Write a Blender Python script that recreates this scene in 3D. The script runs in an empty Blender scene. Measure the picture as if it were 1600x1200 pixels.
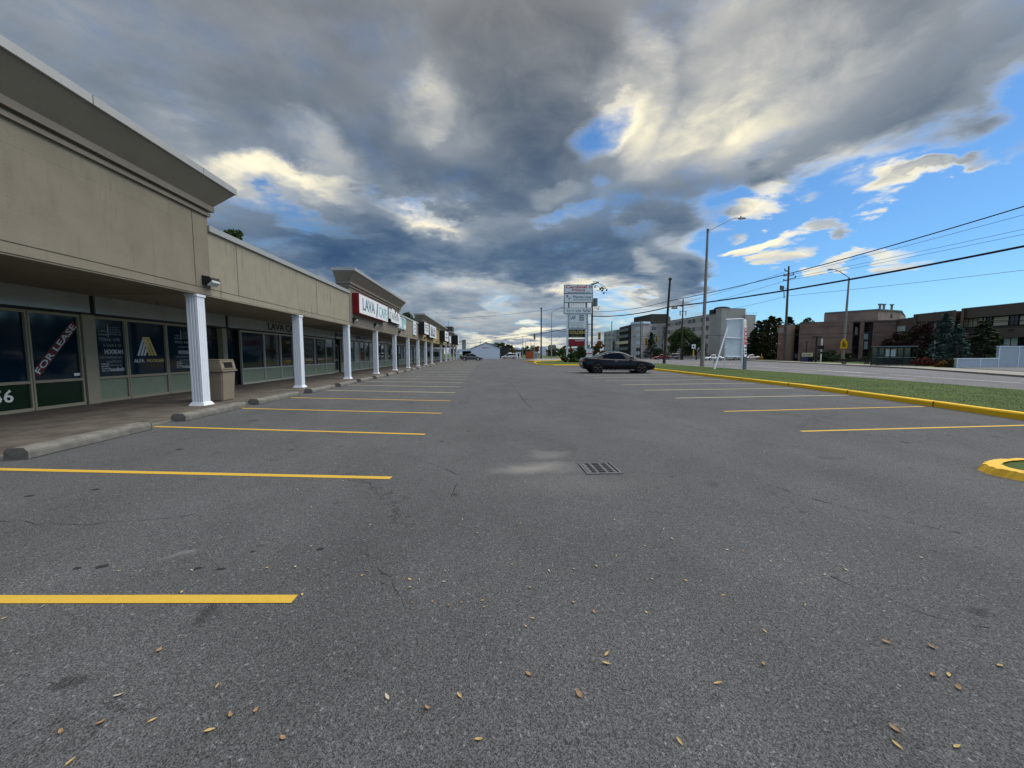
import bpy, bmesh, math, random
from mathutils import Vector, Matrix, Quaternion
R = math.radians
S = bpy.context.scene
COL = S.collection
random.seed(7)

# ------------------------------------------------------------------ camera
FPX, EYE = 601.0, 1.55                       # focal length in photo pixels, eye height
PITCH = math.atan(47 / FPX); YAW = math.atan(40 / FPX) * math.cos(PITCH)
cam = bpy.data.cameras.new('camera'); cam_ob = bpy.data.objects.new('camera', cam); COL.objects.link(cam_ob)
cam.sensor_fit = 'HORIZONTAL'; cam.sensor_width = 36; cam.lens = 36 * FPX / 1600
cam.clip_start = 0.05; cam.clip_end = 8000
cam_ob.location = (0, 0, EYE); cam_ob.rotation_euler = (R(90) - PITCH, 0, -YAW)
S.camera = cam_ob
FW = Vector((0, math.cos(PITCH), -math.sin(PITCH))); UP = Vector((0, math.sin(PITCH), math.cos(PITCH)))
RZ = Matrix.Rotation(-YAW, 3, 'Z')
def ray(u, v):
    return RZ @ (FW + Vector((1, 0, 0)) * ((u - 800) / FPX) + UP * (-(v - 600) / FPX))
def gr(u, v, z=0.0):                          # photo pixel -> point on the ground
    d = ray(u, v); return Vector((0, 0, EYE)) + d * ((z - EYE) / d.z)
def at(u, v, dep):                            # photo pixel + distance along the view axis -> point
    return Vector((0, 0, EYE)) + ray(u, v) * dep
def atX(u, v, X):
    d = ray(u, v); return Vector((0, 0, EYE)) + d * (X / d.x)

# ------------------------------------------------------------------ view, sky, sun
S.view_settings.view_transform = 'Standard'; S.view_settings.look = 'None'
S.view_settings.exposure = 0.2; S.view_settings.gamma = 1.0
S.view_settings.use_curve_mapping = False
SUN_EL, SUN_AZ = R(58), R(80)                # azimuth measured from +Y towards +X
sl = bpy.data.lights.new('sun', 'SUN'); sun = bpy.data.objects.new('sun', sl); COL.objects.link(sun)
sl.energy = 3.2; sl.angle = R(70); sl.color = (1.0, 0.96, 0.90)
sdir = Vector((math.sin(SUN_AZ) * math.cos(SUN_EL), math.cos(SUN_AZ) * math.cos(SUN_EL), math.sin(SUN_EL)))
sun.rotation_euler = (-sdir).to_track_quat('-Z', 'Y').to_euler(); sun.location = sdir * 60 + Vector((0, 0, 20))

W = bpy.data.worlds.new('World'); S.world = W; W.use_nodes = True
def build_sky():
    nt = W.node_tree; N = nt.nodes; L = nt.links; N.clear()
    def n(t, **k):
        x = N.new(t)
        for a, b in k.items(): setattr(x, a, b)
        return x
    def math_(op, a, b=None, clamp=False):
        x = n('ShaderNodeMath', operation=op, use_clamp=clamp)
        for i, s in enumerate((a, b)):
            if s is None: continue
            if isinstance(s, (int, float)): x.inputs[i].default_value = s
            else: L.new(s, x.inputs[i])
        return x.outputs[0]
    out = n('ShaderNodeOutputWorld'); bg = n('ShaderNodeBackground'); L.new(bg.outputs[0], out.inputs[0])
    sky = n('ShaderNodeTexSky', sky_type='NISHITA'); sky.sun_disc = False
    sky.sun_elevation = SUN_EL; sky.sun_rotation = SUN_AZ
    sky.air_density = 1.0; sky.dust_density = 0.3; sky.ozone_density = 2.5
    tc = n('ShaderNodeTexCoord'); sep = n('ShaderNodeSeparateXYZ'); L.new(tc.outputs['Generated'], sep.inputs[0])
    x, y, z = sep.outputs
    az = math_('ARCTAN2', x, y); zc = math_('MAXIMUM', z, 0.0); el = math_('ARCSINE', z)
    ae = n('ShaderNodeCombineXYZ'); L.new(az, ae.inputs[0]); L.new(el, ae.inputs[1])
    # cloud-deck coordinates: the deck seen in perspective, flattening towards the horizon
    k = math_('DIVIDE', 1.0, math_('ADD', zc, 0.16))
    pl = n('ShaderNodeVectorMath', operation='SCALE'); L.new(tc.outputs['Generated'], pl.inputs[0]); L.new(k, pl.inputs['Scale'])
    def noise(scale, detail, rough, off, dist=0.0, st=(1, 1, 1), rot=0):
        mp = n('ShaderNodeMapping'); L.new(pl.outputs[0], mp.inputs[0])
        mp.inputs['Location'].default_value = off; mp.inputs['Scale'].default_value = st; mp.inputs['Rotation'].default_value = (0, 0, rot)
        t = n('ShaderNodeTexNoise'); L.new(mp.outputs[0], t.inputs['Vector'])
        t.inputs['Scale'].default_value = scale; t.inputs['Detail'].default_value = detail
        t.inputs['Roughness'].default_value = rough; t.inputs['Distortion'].default_value = dist
        return t.outputs['Fac']
    n1 = noise(2.1, 9, 0.58, (3.1, 7.7, 1.3), 0.25)
    n2 = noise(1.5, 7, 0.52, (11.4, 2.2, 5.0), 0.35)
    n3 = noise(6.0, 8, 0.62, (1.0, 4.4, 9.0), 0.5)
    # wobble the blob coordinates with noise so no blob keeps a clean outline
    wv = n('ShaderNodeCombineXYZ')
    L.new(math_('MULTIPLY', math_('SUBTRACT', n2, 0.5), 0.36), wv.inputs[0]); L.new(math_('MULTIPLY', math_('SUBTRACT', n1, 0.5), 0.22), wv.inputs[1])
    aw = n('ShaderNodeVectorMath', operation='ADD'); L.new(ae.outputs[0], aw.inputs[0]); L.new(wv.outputs[0], aw.inputs[1])
    def blobs(lst, base):
        acc = base
        for (u, v, ru, rv, rot, amp) in lst:
            d0 = ray(u, v).normalized(); a0 = math.atan2(d0.x, d0.y); e0 = math.asin(d0.z)
            d1 = ray(u + 5, v).normalized(); d2 = ray(u, v - 5).normalized()
            sa = Vector((math.atan2(d1.x, d1.y) - a0, math.asin(d1.z) - e0)).length / 5; se = Vector((math.atan2(d2.x, d2.y) - a0, math.asin(d2.z) - e0)).length / 5
            mp = n('ShaderNodeMapping', vector_type='TEXTURE'); L.new(aw.outputs[0], mp.inputs[0])
            mp.inputs['Location'].default_value = (a0, e0, 0); mp.inputs['Rotation'].default_value = (0, 0, R(rot))
            mp.inputs['Scale'].default_value = (ru * sa, rv * se, 1)
            dt = n('ShaderNodeVectorMath', operation='DOT_PRODUCT'); L.new(mp.outputs[0], dt.inputs[0]); L.new(mp.outputs[0], dt.inputs[1])
            mr = n('ShaderNodeMapRange', interpolation_type='SMOOTHSTEP'); L.new(dt.outputs['Value'], mr.inputs[0])
            mr.inputs[1].default_value = 0; mr.inputs[2].default_value = 1; mr.inputs[3].default_value = amp; mr.inputs[4].default_value = 0
            acc = math_('ADD', acc, mr.outputs[0])
        return acc
    # where the sky is open (negative) or overcast; pixel positions of the photograph turned into directions
    def rear(amt, base):      # unseen sky half behind the viewpoint, opened and brightened as added fill light
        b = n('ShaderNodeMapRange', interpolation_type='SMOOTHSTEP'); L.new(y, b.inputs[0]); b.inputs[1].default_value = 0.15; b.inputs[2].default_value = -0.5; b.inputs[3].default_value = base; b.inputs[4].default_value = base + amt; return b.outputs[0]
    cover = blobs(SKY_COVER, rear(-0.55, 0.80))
    dens = math_('ADD', cover, math_('ADD', math_('MULTIPLY', math_('SUBTRACT', n1, 0.5), 1.5), math_('MULTIPLY', math_('SUBTRACT', n3, 0.5), 0.75)))
    alpha = n('ShaderNodeMapRange', interpolation_type='SMOOTHSTEP'); L.new(dens, alpha.inputs[0]); alpha.inputs[1].default_value = 0.02; alpha.inputs[2].default_value = 0.85
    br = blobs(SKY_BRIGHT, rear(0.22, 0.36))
    br = math_('ADD', br, math_('ADD', math_('MULTIPLY', math_('SUBTRACT', n2, 0.5), 0.72), math_('MULTIPLY', math_('SUBTRACT', n3, 0.5), 0.50)))
    thin = math_('MULTIPLY', math_('SUBTRACT', 1.0, math_('MULTIPLY', dens, 1.0, True)), 0.5)
    br = math_('ADD', br, thin)
    cr = n('ShaderNodeValToRGB'); L.new(br, cr.inputs[0])
    e = cr.color_ramp.elements; e[0].position = 0.0; e[0].color = (0.055, 0.072, 0.100, 1); e[1].position = 1.0; e[1].color = (1.0, 0.90, 0.66, 1)
    for p, c in ((0.20, (0.106, 0.122, 0.145)), (0.40, (0.180, 0.191, 0.205)), (0.58, (0.26, 0.272, 0.285)), (0.76, (0.45, 0.445, 0.42)), (0.90, (0.74, 0.70, 0.56))):
        q = e.new(p); q.color = (*c, 1)
    # low clouds are bluer
    lowb = n('ShaderNodeMapRange'); L.new(el, lowb.inputs[0]); lowb.inputs[1].default_value = R(40); lowb.inputs[2].default_value = R(14); lowb.inputs[3].default_value = 0; lowb.inputs[4].default_value = 1; lowb.clamp = True
    tint = n('ShaderNodeMix', data_type='RGBA', blend_type='MULTIPLY'); L.new(math_('MULTIPLY', lowb.outputs[0], math_('SUBTRACT', 1.0, math_('MULTIPLY', br, 1.15, True))), tint.inputs[0])
    L.new(cr.outputs[0], tint.inputs[6]); tint.inputs[7].default_value = (0.66, 1.10, 1.62, 1)
    cl = n('ShaderNodeVectorMath', operation='SCALE'); L.new(tint.outputs[2], cl.inputs[0]); cl.inputs['Scale'].default_value = CLOUD_GAIN / SKY_STRENGTH
    sg = n('ShaderNodeMix', data_type='RGBA', blend_type='MULTIPLY'); sg.inputs[0].default_value = 1; L.new(sky.outputs[0], sg.inputs[6]); sg.inputs[7].default_value = SKY_TINT
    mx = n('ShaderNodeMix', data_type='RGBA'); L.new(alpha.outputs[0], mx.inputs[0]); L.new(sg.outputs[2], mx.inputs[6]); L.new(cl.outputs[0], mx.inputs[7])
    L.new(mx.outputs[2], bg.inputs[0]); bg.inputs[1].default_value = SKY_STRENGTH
SKY_STRENGTH = 0.12; CLOUD_GAIN = 1.0; SKY_TINT = (0.50, 0.78, 0.98, 1)
SKY_COVER = [  # u, v, ru, rv, rot, amount
    (1400, 400, 500, 190, 0, -1.15), (1560, 430, 300, 240, 0, -0.6), (1500, 210, 260, 45, 22, -0.30), (1330, 250, 160, 40, 10, -0.3), (1240, 335, 170, 80, -20, -0.25), (1530, 235, 260, 70, 20, -0.50), (945, 185, 85, 62, 30, -0.95),
    (1570, 150, 120, 50, 20, -0.35), (1130, 370, 90, 60, 0, -0.25),
    (1395, 285, 90, 42, 10, 1.3), (1450, 252, 60, 18, 0, 0.8), (1245, 382, 90, 26, 0, 1.35), (1330, 348, 46, 20, 0, 1.2), (1375, 410, 100, 26, 0, 1.2), (1070, 420, 110, 60, 0, 0.70), (1225, 300, 60, 55, 0, 0.75), (1510, 235, 150, 40, 15, 0.30), (1570, 240, 90, 60, 0, 0.45),
    (460, 345, 170, 22, -8, -0.38), (650, 325, 150, 16, -8, -0.42), (880, 340, 60, 18, 0, -0.40), (1000, 490, 140, 46, 0, -0.45), (1180, 520, 160, 60, 0, -0.8), (1010, 350, 60, 20, 0, -0.25), (930, 290, 30, 25, 0, -0.3),
    (1240, 110, 340, 130, 15, 0.3), (700, 390, 260, 60, 0, 0.25), (820, 120, 200, 160, 0, 0.3),]
SKY_BRIGHT = [
    (650, 170, 90, 60, 30, 0.20), (690, 190, 80, 60, 0, 0.20), (480, 235, 100, 55, -20, 0.26), (430, 280, 110, 36, 0, 0.20), (400, 290, 130, 50, 0, 0.22), (300, 230, 140, 50, -30, 0.16), (600, 325, 230, 22, -8, 0.20), (690, 340, 110, 22, 0, 0.22),
    (1000, 150, 70, 130, 20, 0.30), (1050, 200, 130, 110, 20, 0.12), (1120, 200, 190, 110, 20, 0.12), (1240, 200, 220, 50, 25, 0.16), (1395, 280, 110, 50, 0, 0.34), (1235, 375, 80, 30, 0, 0.42), (1400, 330, 300, 130, 0, 0.12), (1225, 305, 50, 40, 0, 0.30), (1035, 400, 40, 30, 0, 0.34), (1370, 410, 90, 30, 0, 0.25),
    (1330, 90, 420, 130, 15, 0.13), (1130, 150, 230, 160, 15, 0.10), (1180, 60, 250, 80, 0, 0.08), (1450, 180, 250, 50, 20, 0.12), (420, 60, 400, 90, 0, 0.05), (800, 538, 190, 22, 0, 0.40), (760, 505, 120, 24, 0, 0.16), (740, 470, 240, 50, 0, 0.16), (960, 465, 150, 56, 0, 0.30), (850, 300, 50, 25, 0, 0.22),
    (850, 190, 90, 130, 0, -0.14), (1050, 315, 190, 60, 15, -0.18), (880, 400, 220, 55, 0, -0.20), (560, 385, 230, 45, 0, -0.20), (720, 290, 130, 40, -10, -0.12), (1090, 435, 80, 30, 0, -0.16), (480, 140, 260, 80, -20, -0.05), (820, 50, 160, 60, 0, -0.08), (620, 260, 160, 40, -10, -0.08)]
build_sky()
W.cycles.sampling_method = 'MANUAL'; W.cycles.sample_map_resolution = 1024

# ------------------------------------------------------------------ materials
def mat(name, col, rough=0.8, metal=0.0, spec=0.3, var=0.12, vs=3.0, bump=0.0, bs=40.0, col2=None, emit=None, streak=0.0, coat=0.0):
    """procedural material: base colour broken up by object-space noise, optional second tone, bump and vertical rain streaks"""
    m = bpy.data.materials.new(name); m.use_nodes = True; nt = m.node_tree; N = nt.nodes; L = nt.links
    b = N['Principled BSDF']; b.inputs['Roughness'].default_value = rough; b.inputs['Metallic'].default_value = metal
    b.inputs['Specular IOR Level'].default_value = spec; b.inputs['Coat Weight'].default_value = coat; b.inputs['Coat Roughness'].default_value = 0.03
    tc = N.new('ShaderNodeTexCoord')
    t = N.new('ShaderNodeTexNoise'); t.inputs['Scale'].default_value = vs; t.inputs['Detail'].default_value = 6; t.inputs['Roughness'].default_value = 0.62
    L.new(tc.outputs['Object'], t.inputs['Vector'])
    mr = N.new('ShaderNodeMapRange'); L.new(t.outputs['Fac'], mr.inputs[0]); mr.inputs[1].default_value = 0.3; mr.inputs[2].default_value = 0.7
    mx = N.new('ShaderNodeMix'); mx.data_type = 'RGBA'; L.new(mr.outputs[0], mx.inputs[0])
    c = Vector(col[:3]); c2 = Vector(col2) if col2 else c * (1 + var)
    mx.inputs[6].default_value = (*(c * (1 - var)), 1); mx.inputs[7].default_value = (*c2, 1)
    last = mx.outputs[2]
    if streak:
        mp = N.new('ShaderNodeMapping'); L.new(tc.outputs['Object'], mp.inputs[0]); mp.inputs['Scale'].default_value = (6, 6, 0.8)
        t2 = N.new('ShaderNodeTexNoise'); t2.inputs['Scale'].default_value = 1.0; t2.inputs['Detail'].default_value = 5; L.new(mp.outputs[0], t2.inputs['Vector'])
        m2 = N.new('ShaderNodeMapRange'); L.new(t2.outputs['Fac'], m2.inputs[0]); m2.inputs[1].default_value = 0.57; m2.inputs[2].default_value = 0.76; m2.inputs[4].default_value = streak
        x2 = N.new('ShaderNodeMix'); x2.data_type = 'RGBA'; L.new(m2.outputs[0], x2.inputs[0]); L.new(last, x2.inputs[6]); x2.inputs[7].default_value = (*(c * 0.35), 1); last = x2.outputs[2]
    L.new(last, b.inputs['Base Color'])
    if bump:
        t3 = N.new('ShaderNodeTexNoise'); t3.inputs['Scale'].default_value = bs; t3.inputs['Detail'].default_value = 4; L.new(tc.outputs['Object'], t3.inputs['Vector'])
        bp = N.new('ShaderNodeBump'); bp.inputs['Strength'].default_value = bump; bp.inputs['Distance'].default_value = 0.02; L.new(t3.outputs['Fac'], bp.inputs['Height']); L.new(bp.outputs[0], b.inputs['Normal'])
    if emit: b.inputs['Emission Color'].default_value = (*emit[:3], 1); b.inputs['Emission Strength'].default_value = emit[3]
    return m
def asphalt(name, dark, light, near=True, tint=(1, 1, 1.02)):
    m = bpy.data.materials.new(name); m.use_nodes = True; nt = m.node_tree; N = nt.nodes; L = nt.links
    b = N['Principled BSDF']; b.inputs['Roughness'].default_value = 0.92; b.inputs['Specular IOR Level'].default_value = 0.22
    tc = N.new('ShaderNodeTexCoord')
    def nz(scale, det, ro=0.6, sc=(1, 1, 1), loc=(0, 0, 0), dist=0):
        mp = N.new('ShaderNodeMapping'); L.new(tc.outputs['Object'], mp.inputs[0]); mp.inputs['Scale'].default_value = sc; mp.inputs['Location'].default_value = loc
        t = N.new('ShaderNodeTexNoise'); L.new(mp.outputs[0], t.inputs['Vector']); t.inputs['Scale'].default_value = scale; t.inputs['Detail'].default_value = det; t.inputs['Roughness'].default_value = ro; t.inputs['Distortion'].default_value = dist
        return t.outputs['Fac']
    def mapr(s, a, c, lo, hi):
        q = N.new('ShaderNodeMapRange'); L.new(s, q.inputs[0]); q.inputs[1].default_value = a; q.inputs[2].default_value = c; q.inputs[3].default_value = lo; q.inputs[4].default_value = hi; return q.outputs[0]
    def mul(a, c):
        q = N.new('ShaderNodeMath'); q.operation = 'MULTIPLY'; L.new(a, q.inputs[0]); L.new(c, q.inputs[1]); return q.outputs[0]
    vo = N.new('ShaderNodeTexVoronoi'); vo.inputs['Scale'].default_value = 190; L.new(tc.outputs['Object'], vo.inputs['Vector'])
    sp = N.new('ShaderNodeSeparateColor'); L.new(vo.outputs['Color'], sp.inputs[0])
    vo2 = N.new('ShaderNodeTexVoronoi'); vo2.inputs['Scale'].default_value = 85; L.new(tc.outputs['Object'], vo2.inputs['Vector'])
    sp2 = N.new('ShaderNodeSeparateColor'); L.new(vo2.outputs['Color'], sp2.inputs[0])
    grain = mapr(sp.outputs[0], 0, 1, 0.40, 1.60)
    chips = mapr(sp2.outputs[1], 0.94, 1.0, 1.0, 1.9)
    fine = mapr(nz(60, 6, 0.75), 0.3, 0.7, 0.7, 1.3)
    big = mapr(nz(0.16, 5, 0.6, (1, 0.45, 1), (3, 1, 0), 0.6), 0.32, 0.68, 0.87, 1.12)
    mid = mapr(nz(0.9, 5, 0.65, (1, 0.6, 1), (7, 2, 0)), 0.3, 0.7, 0.86, 1.12)
    spots = mapr(nz(2.6, 3, 0.5, (1, 1, 1), (1, 9, 0)), 0.26, 0.33, 0.55, 1.0)
    cv = N.new('ShaderNodeTexVoronoi'); cv.feature = 'DISTANCE_TO_EDGE'; cv.inputs['Scale'].default_value = 0.16
    wv = N.new('ShaderNodeVectorMath'); wv.operation = 'ADD'; L.new(tc.outputs['Object'], wv.inputs[0])
    wn = N.new('ShaderNodeTexNoise'); wn.inputs['Scale'].default_value = 0.8; wn.inputs['Detail'].default_value = 8; wn.inputs['Roughness'].default_value = 0.7; L.new(tc.outputs['Object'], wn.inputs['Vector'])
    ws = N.new('ShaderNodeVectorMath'); ws.operation = 'SCALE'; ws.inputs['Scale'].default_value = 2.2; L.new(wn.outputs['Color'], ws.inputs[0]); L.new(ws.outputs[0], wv.inputs[1]); L.new(wv.outputs[0], cv.inputs['Vector'])
    crack = mapr(cv.outputs['Distance'], 0.0008, 0.0035, 0.45, 1.0)
    crackmask = mapr(nz(0.3, 2, 0.5, (1, 1, 1), (20, 3, 0)), 0.52, 0.58, 0, 1)
    cm = N.new('ShaderNodeMix'); cm.data_type = 'FLOAT'; L.new(crackmask, cm.inputs[0]); cm.inputs[2].default_value = 1.0; L.new(crack, cm.inputs[3])
    f = mul(mul(mul(grain, chips), mul(fine, big)), mul(mul(mid, spots), cm.outputs[0]))
    col = N.new('ShaderNodeVectorMath'); col.operation = 'SCALE'; col.inputs[0].default_value = [light * t for t in tint]; L.new(f, col.inputs['Scale'])
    last = col.outputs[0]
    if near:      # pale sandy dust fanning out beside the drain, a worn pale scuff or two
        for (px, py, rx, ry, rot, am, cc) in ((0.62, 5.08, 0.85, 0.36, 10, 0.62, (0.30, 0.29, 0.27)), (0.95, 5.75, 0.5, 0.4, 0, 0.34, (0.28, 0.275, 0.26)), (-2.3, 3.0, 0.14, 0.06, 30, 0.45, (0.26, 0.26, 0.26)), (-4.3, 3.35, 0.25, 0.05, 10, 0.35, (0.26, 0.26, 0.26)), (1.1, 4.4, 1.6, 0.5, 0, 0.16, (0.25, 0.24, 0.23))):
            mp = N.new('ShaderNodeMapping'); mp.vector_type = 'TEXTURE'; mp.inputs['Location'].default_value = (px, py, 0); mp.inputs['Rotation'].default_value = (0, 0, R(rot)); mp.inputs['Scale'].default_value = (rx, ry, 1)
            ad = N.new('ShaderNodeVectorMath'); ad.operation = 'ADD'; L.new(tc.outputs['Object'], ad.inputs[0])
            s2 = N.new('ShaderNodeVectorMath'); s2.operation = 'SCALE'; s2.inputs['Scale'].default_value = 0.6; n4 = N.new('ShaderNodeTexNoise'); n4.inputs['Scale'].default_value = 2.2; n4.inputs['Detail'].default_value = 6; L.new(tc.outputs['Object'], n4.inputs['Vector'])
            s3 = N.new('ShaderNodeVectorMath'); s3.operation = 'SUBTRACT'; L.new(n4.outputs['Color'], s3.inputs[0]); s3.inputs[1].default_value = (0.5, 0.5, 0.5); L.new(s3.outputs[0], s2.inputs[0]); L.new(s2.outputs[0], ad.inputs[1])
            L.new(ad.outputs[0], mp.inputs[0]); ln = N.new('ShaderNodeVectorMath'); ln.operation = 'LENGTH'; L.new(mp.outputs[0], ln.inputs[0])
            q = N.new('ShaderNodeMapRange'); q.interpolation_type = 'SMOOTHSTEP'; L.new(ln.outputs['Value'], q.inputs[0]); q.inputs[1].default_value = 0; q.inputs[2].default_value = 1; q.inputs[3].default_value = am; q.inputs[4].default_value = 0
            mm = mul(q.outputs[0], fine)
            x = N.new('ShaderNodeMix'); x.data_type = 'RGBA'; L.new(mm, x.inputs[0]); L.new(last, x.inputs[6]); x.inputs[7].default_value = (*cc, 1); last = x.outputs[2]
    L.new(last, b.inputs['Base Color'])
    bp = N.new('ShaderNodeBump'); bp.inputs['Strength'].default_value = 0.55; bp.inputs['Distance'].default_value = 0.006; L.new(vo.outputs['Distance'], bp.inputs['Height']); L.new(bp.outputs[0], b.inputs['Normal'])
    return m
def paint(name, col, wear=0.5, under=(0.09, 0.09, 0.092)):
    m = bpy.data.materials.new(name); m.use_nodes = True; nt = m.node_tree; N = nt.nodes; L = nt.links
    b = N['Principled BSDF']; b.inputs['Roughness'].default_value = 0.7; b.inputs['Specular IOR Level'].default_value = 0.25
    tc = N.new('ShaderNodeTexCoord')
    t = N.new('ShaderNodeTexNoise'); t.inputs['Scale'].default_value = 26; t.inputs['Detail'].default_value = 7; t.inputs['Roughness'].default_value = 0.75; L.new(tc.outputs['Object'], t.inputs['Vector'])
    t2 = N.new('ShaderNodeTexNoise'); t2.inputs['Scale'].default_value = 2.2; t2.inputs['Detail'].default_value = 4; L.new(tc.outputs['Object'], t2.inputs['Vector'])
    a = N.new('ShaderNodeMath'); a.operation = 'ADD'; L.new(t.outputs['Fac'], a.inputs[0]); L.new(t2.outputs['Fac'], a.inputs[1])
    q = N.new('ShaderNodeMapRange'); L.new(a.outputs[0], q.inputs[0]); q.inputs[1].default_value = 1.36 - 0.22 * wear; q.inputs[2].default_value = 1.5 - 0.2 * wear
    x = N.new('ShaderNodeMix'); x.data_type = 'RGBA'; L.new(q.outputs[0], x.inputs[0]); x.inputs[7].default_value = (*under, 1)
    y = N.new('ShaderNodeMix'); y.data_type = 'RGBA'; L.new(t.outputs['Fac'], y.inputs[0]); c = Vector(col); y.inputs[6].default_value = (*(c * 0.75), 1); y.inputs[7].default_value = (*(c * 1.2), 1)
    L.new(y.outputs[2], x.inputs[6]); L.new(x.outputs[2], b.inputs['Base Color'])
    bp = N.new('ShaderNodeBump'); bp.inputs['Strength'].default_value = 0.3; bp.inputs['Distance'].default_value = 0.004; L.new(t.outputs['Fac'], bp.inputs['Height']); L.new(bp.outputs[0], b.inputs['Normal'])
    return m
def brick(name, c1, c2, mortar, scale=1.0, bw=0.4, bh=0.14):
    m = mat(name, c1, 0.9); nt = m.node_tree; N = nt.nodes; L = nt.links; b = N['Principled BSDF']
    tc = N.new('ShaderNodeTexCoord'); sx = N.new('ShaderNodeSeparateXYZ'); L.new(tc.outputs['Object'], sx.inputs[0])
    ad = N.new('ShaderNodeMath'); ad.operation = 'ADD'; L.new(sx.outputs[0], ad.inputs[0]); L.new(sx.outputs[1], ad.inputs[1])
    cx = N.new('ShaderNodeCombineXYZ'); L.new(ad.outputs[0], cx.inputs[0]); L.new(sx.outputs[2], cx.inputs[1])
    t = N.new('ShaderNodeTexBrick'); L.new(cx.outputs[0], t.inputs[0]); t.inputs['Scale'].default_value = 1; t.inputs['Brick Width'].default_value = bw; t.inputs['Row Height'].default_value = bh; t.inputs['Mortar Size'].default_value = 0.012
    t.inputs['Color1'].default_value = (*c1, 1); t.inputs['Color2'].default_value = (*c2, 1); t.inputs['Mortar'].default_value = (*mortar, 1)
    n = N.new('ShaderNodeTexNoise'); n.inputs['Scale'].default_value = 0.5; n.inputs['Detail'].default_value = 6; L.new(tc.outputs['Object'], n.inputs['Vector'])
    q = N.new('ShaderNodeMapRange'); L.new(n.outputs['Fac'], q.inputs[0]); q.inputs[1].default_value = 0.3; q.inputs[2].default_value = 0.7; q.inputs[3].default_value = 0.8; q.inputs[4].default_value = 1.2
    s = N.new('ShaderNodeVectorMath'); s.operation = 'SCALE'; L.new(t.outputs[0], s.inputs[0]); L.new(q.outputs[0], s.inputs['Scale']); L.new(s.outputs[0], b.inputs['Base Color'])
    return m
M = {}
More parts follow.
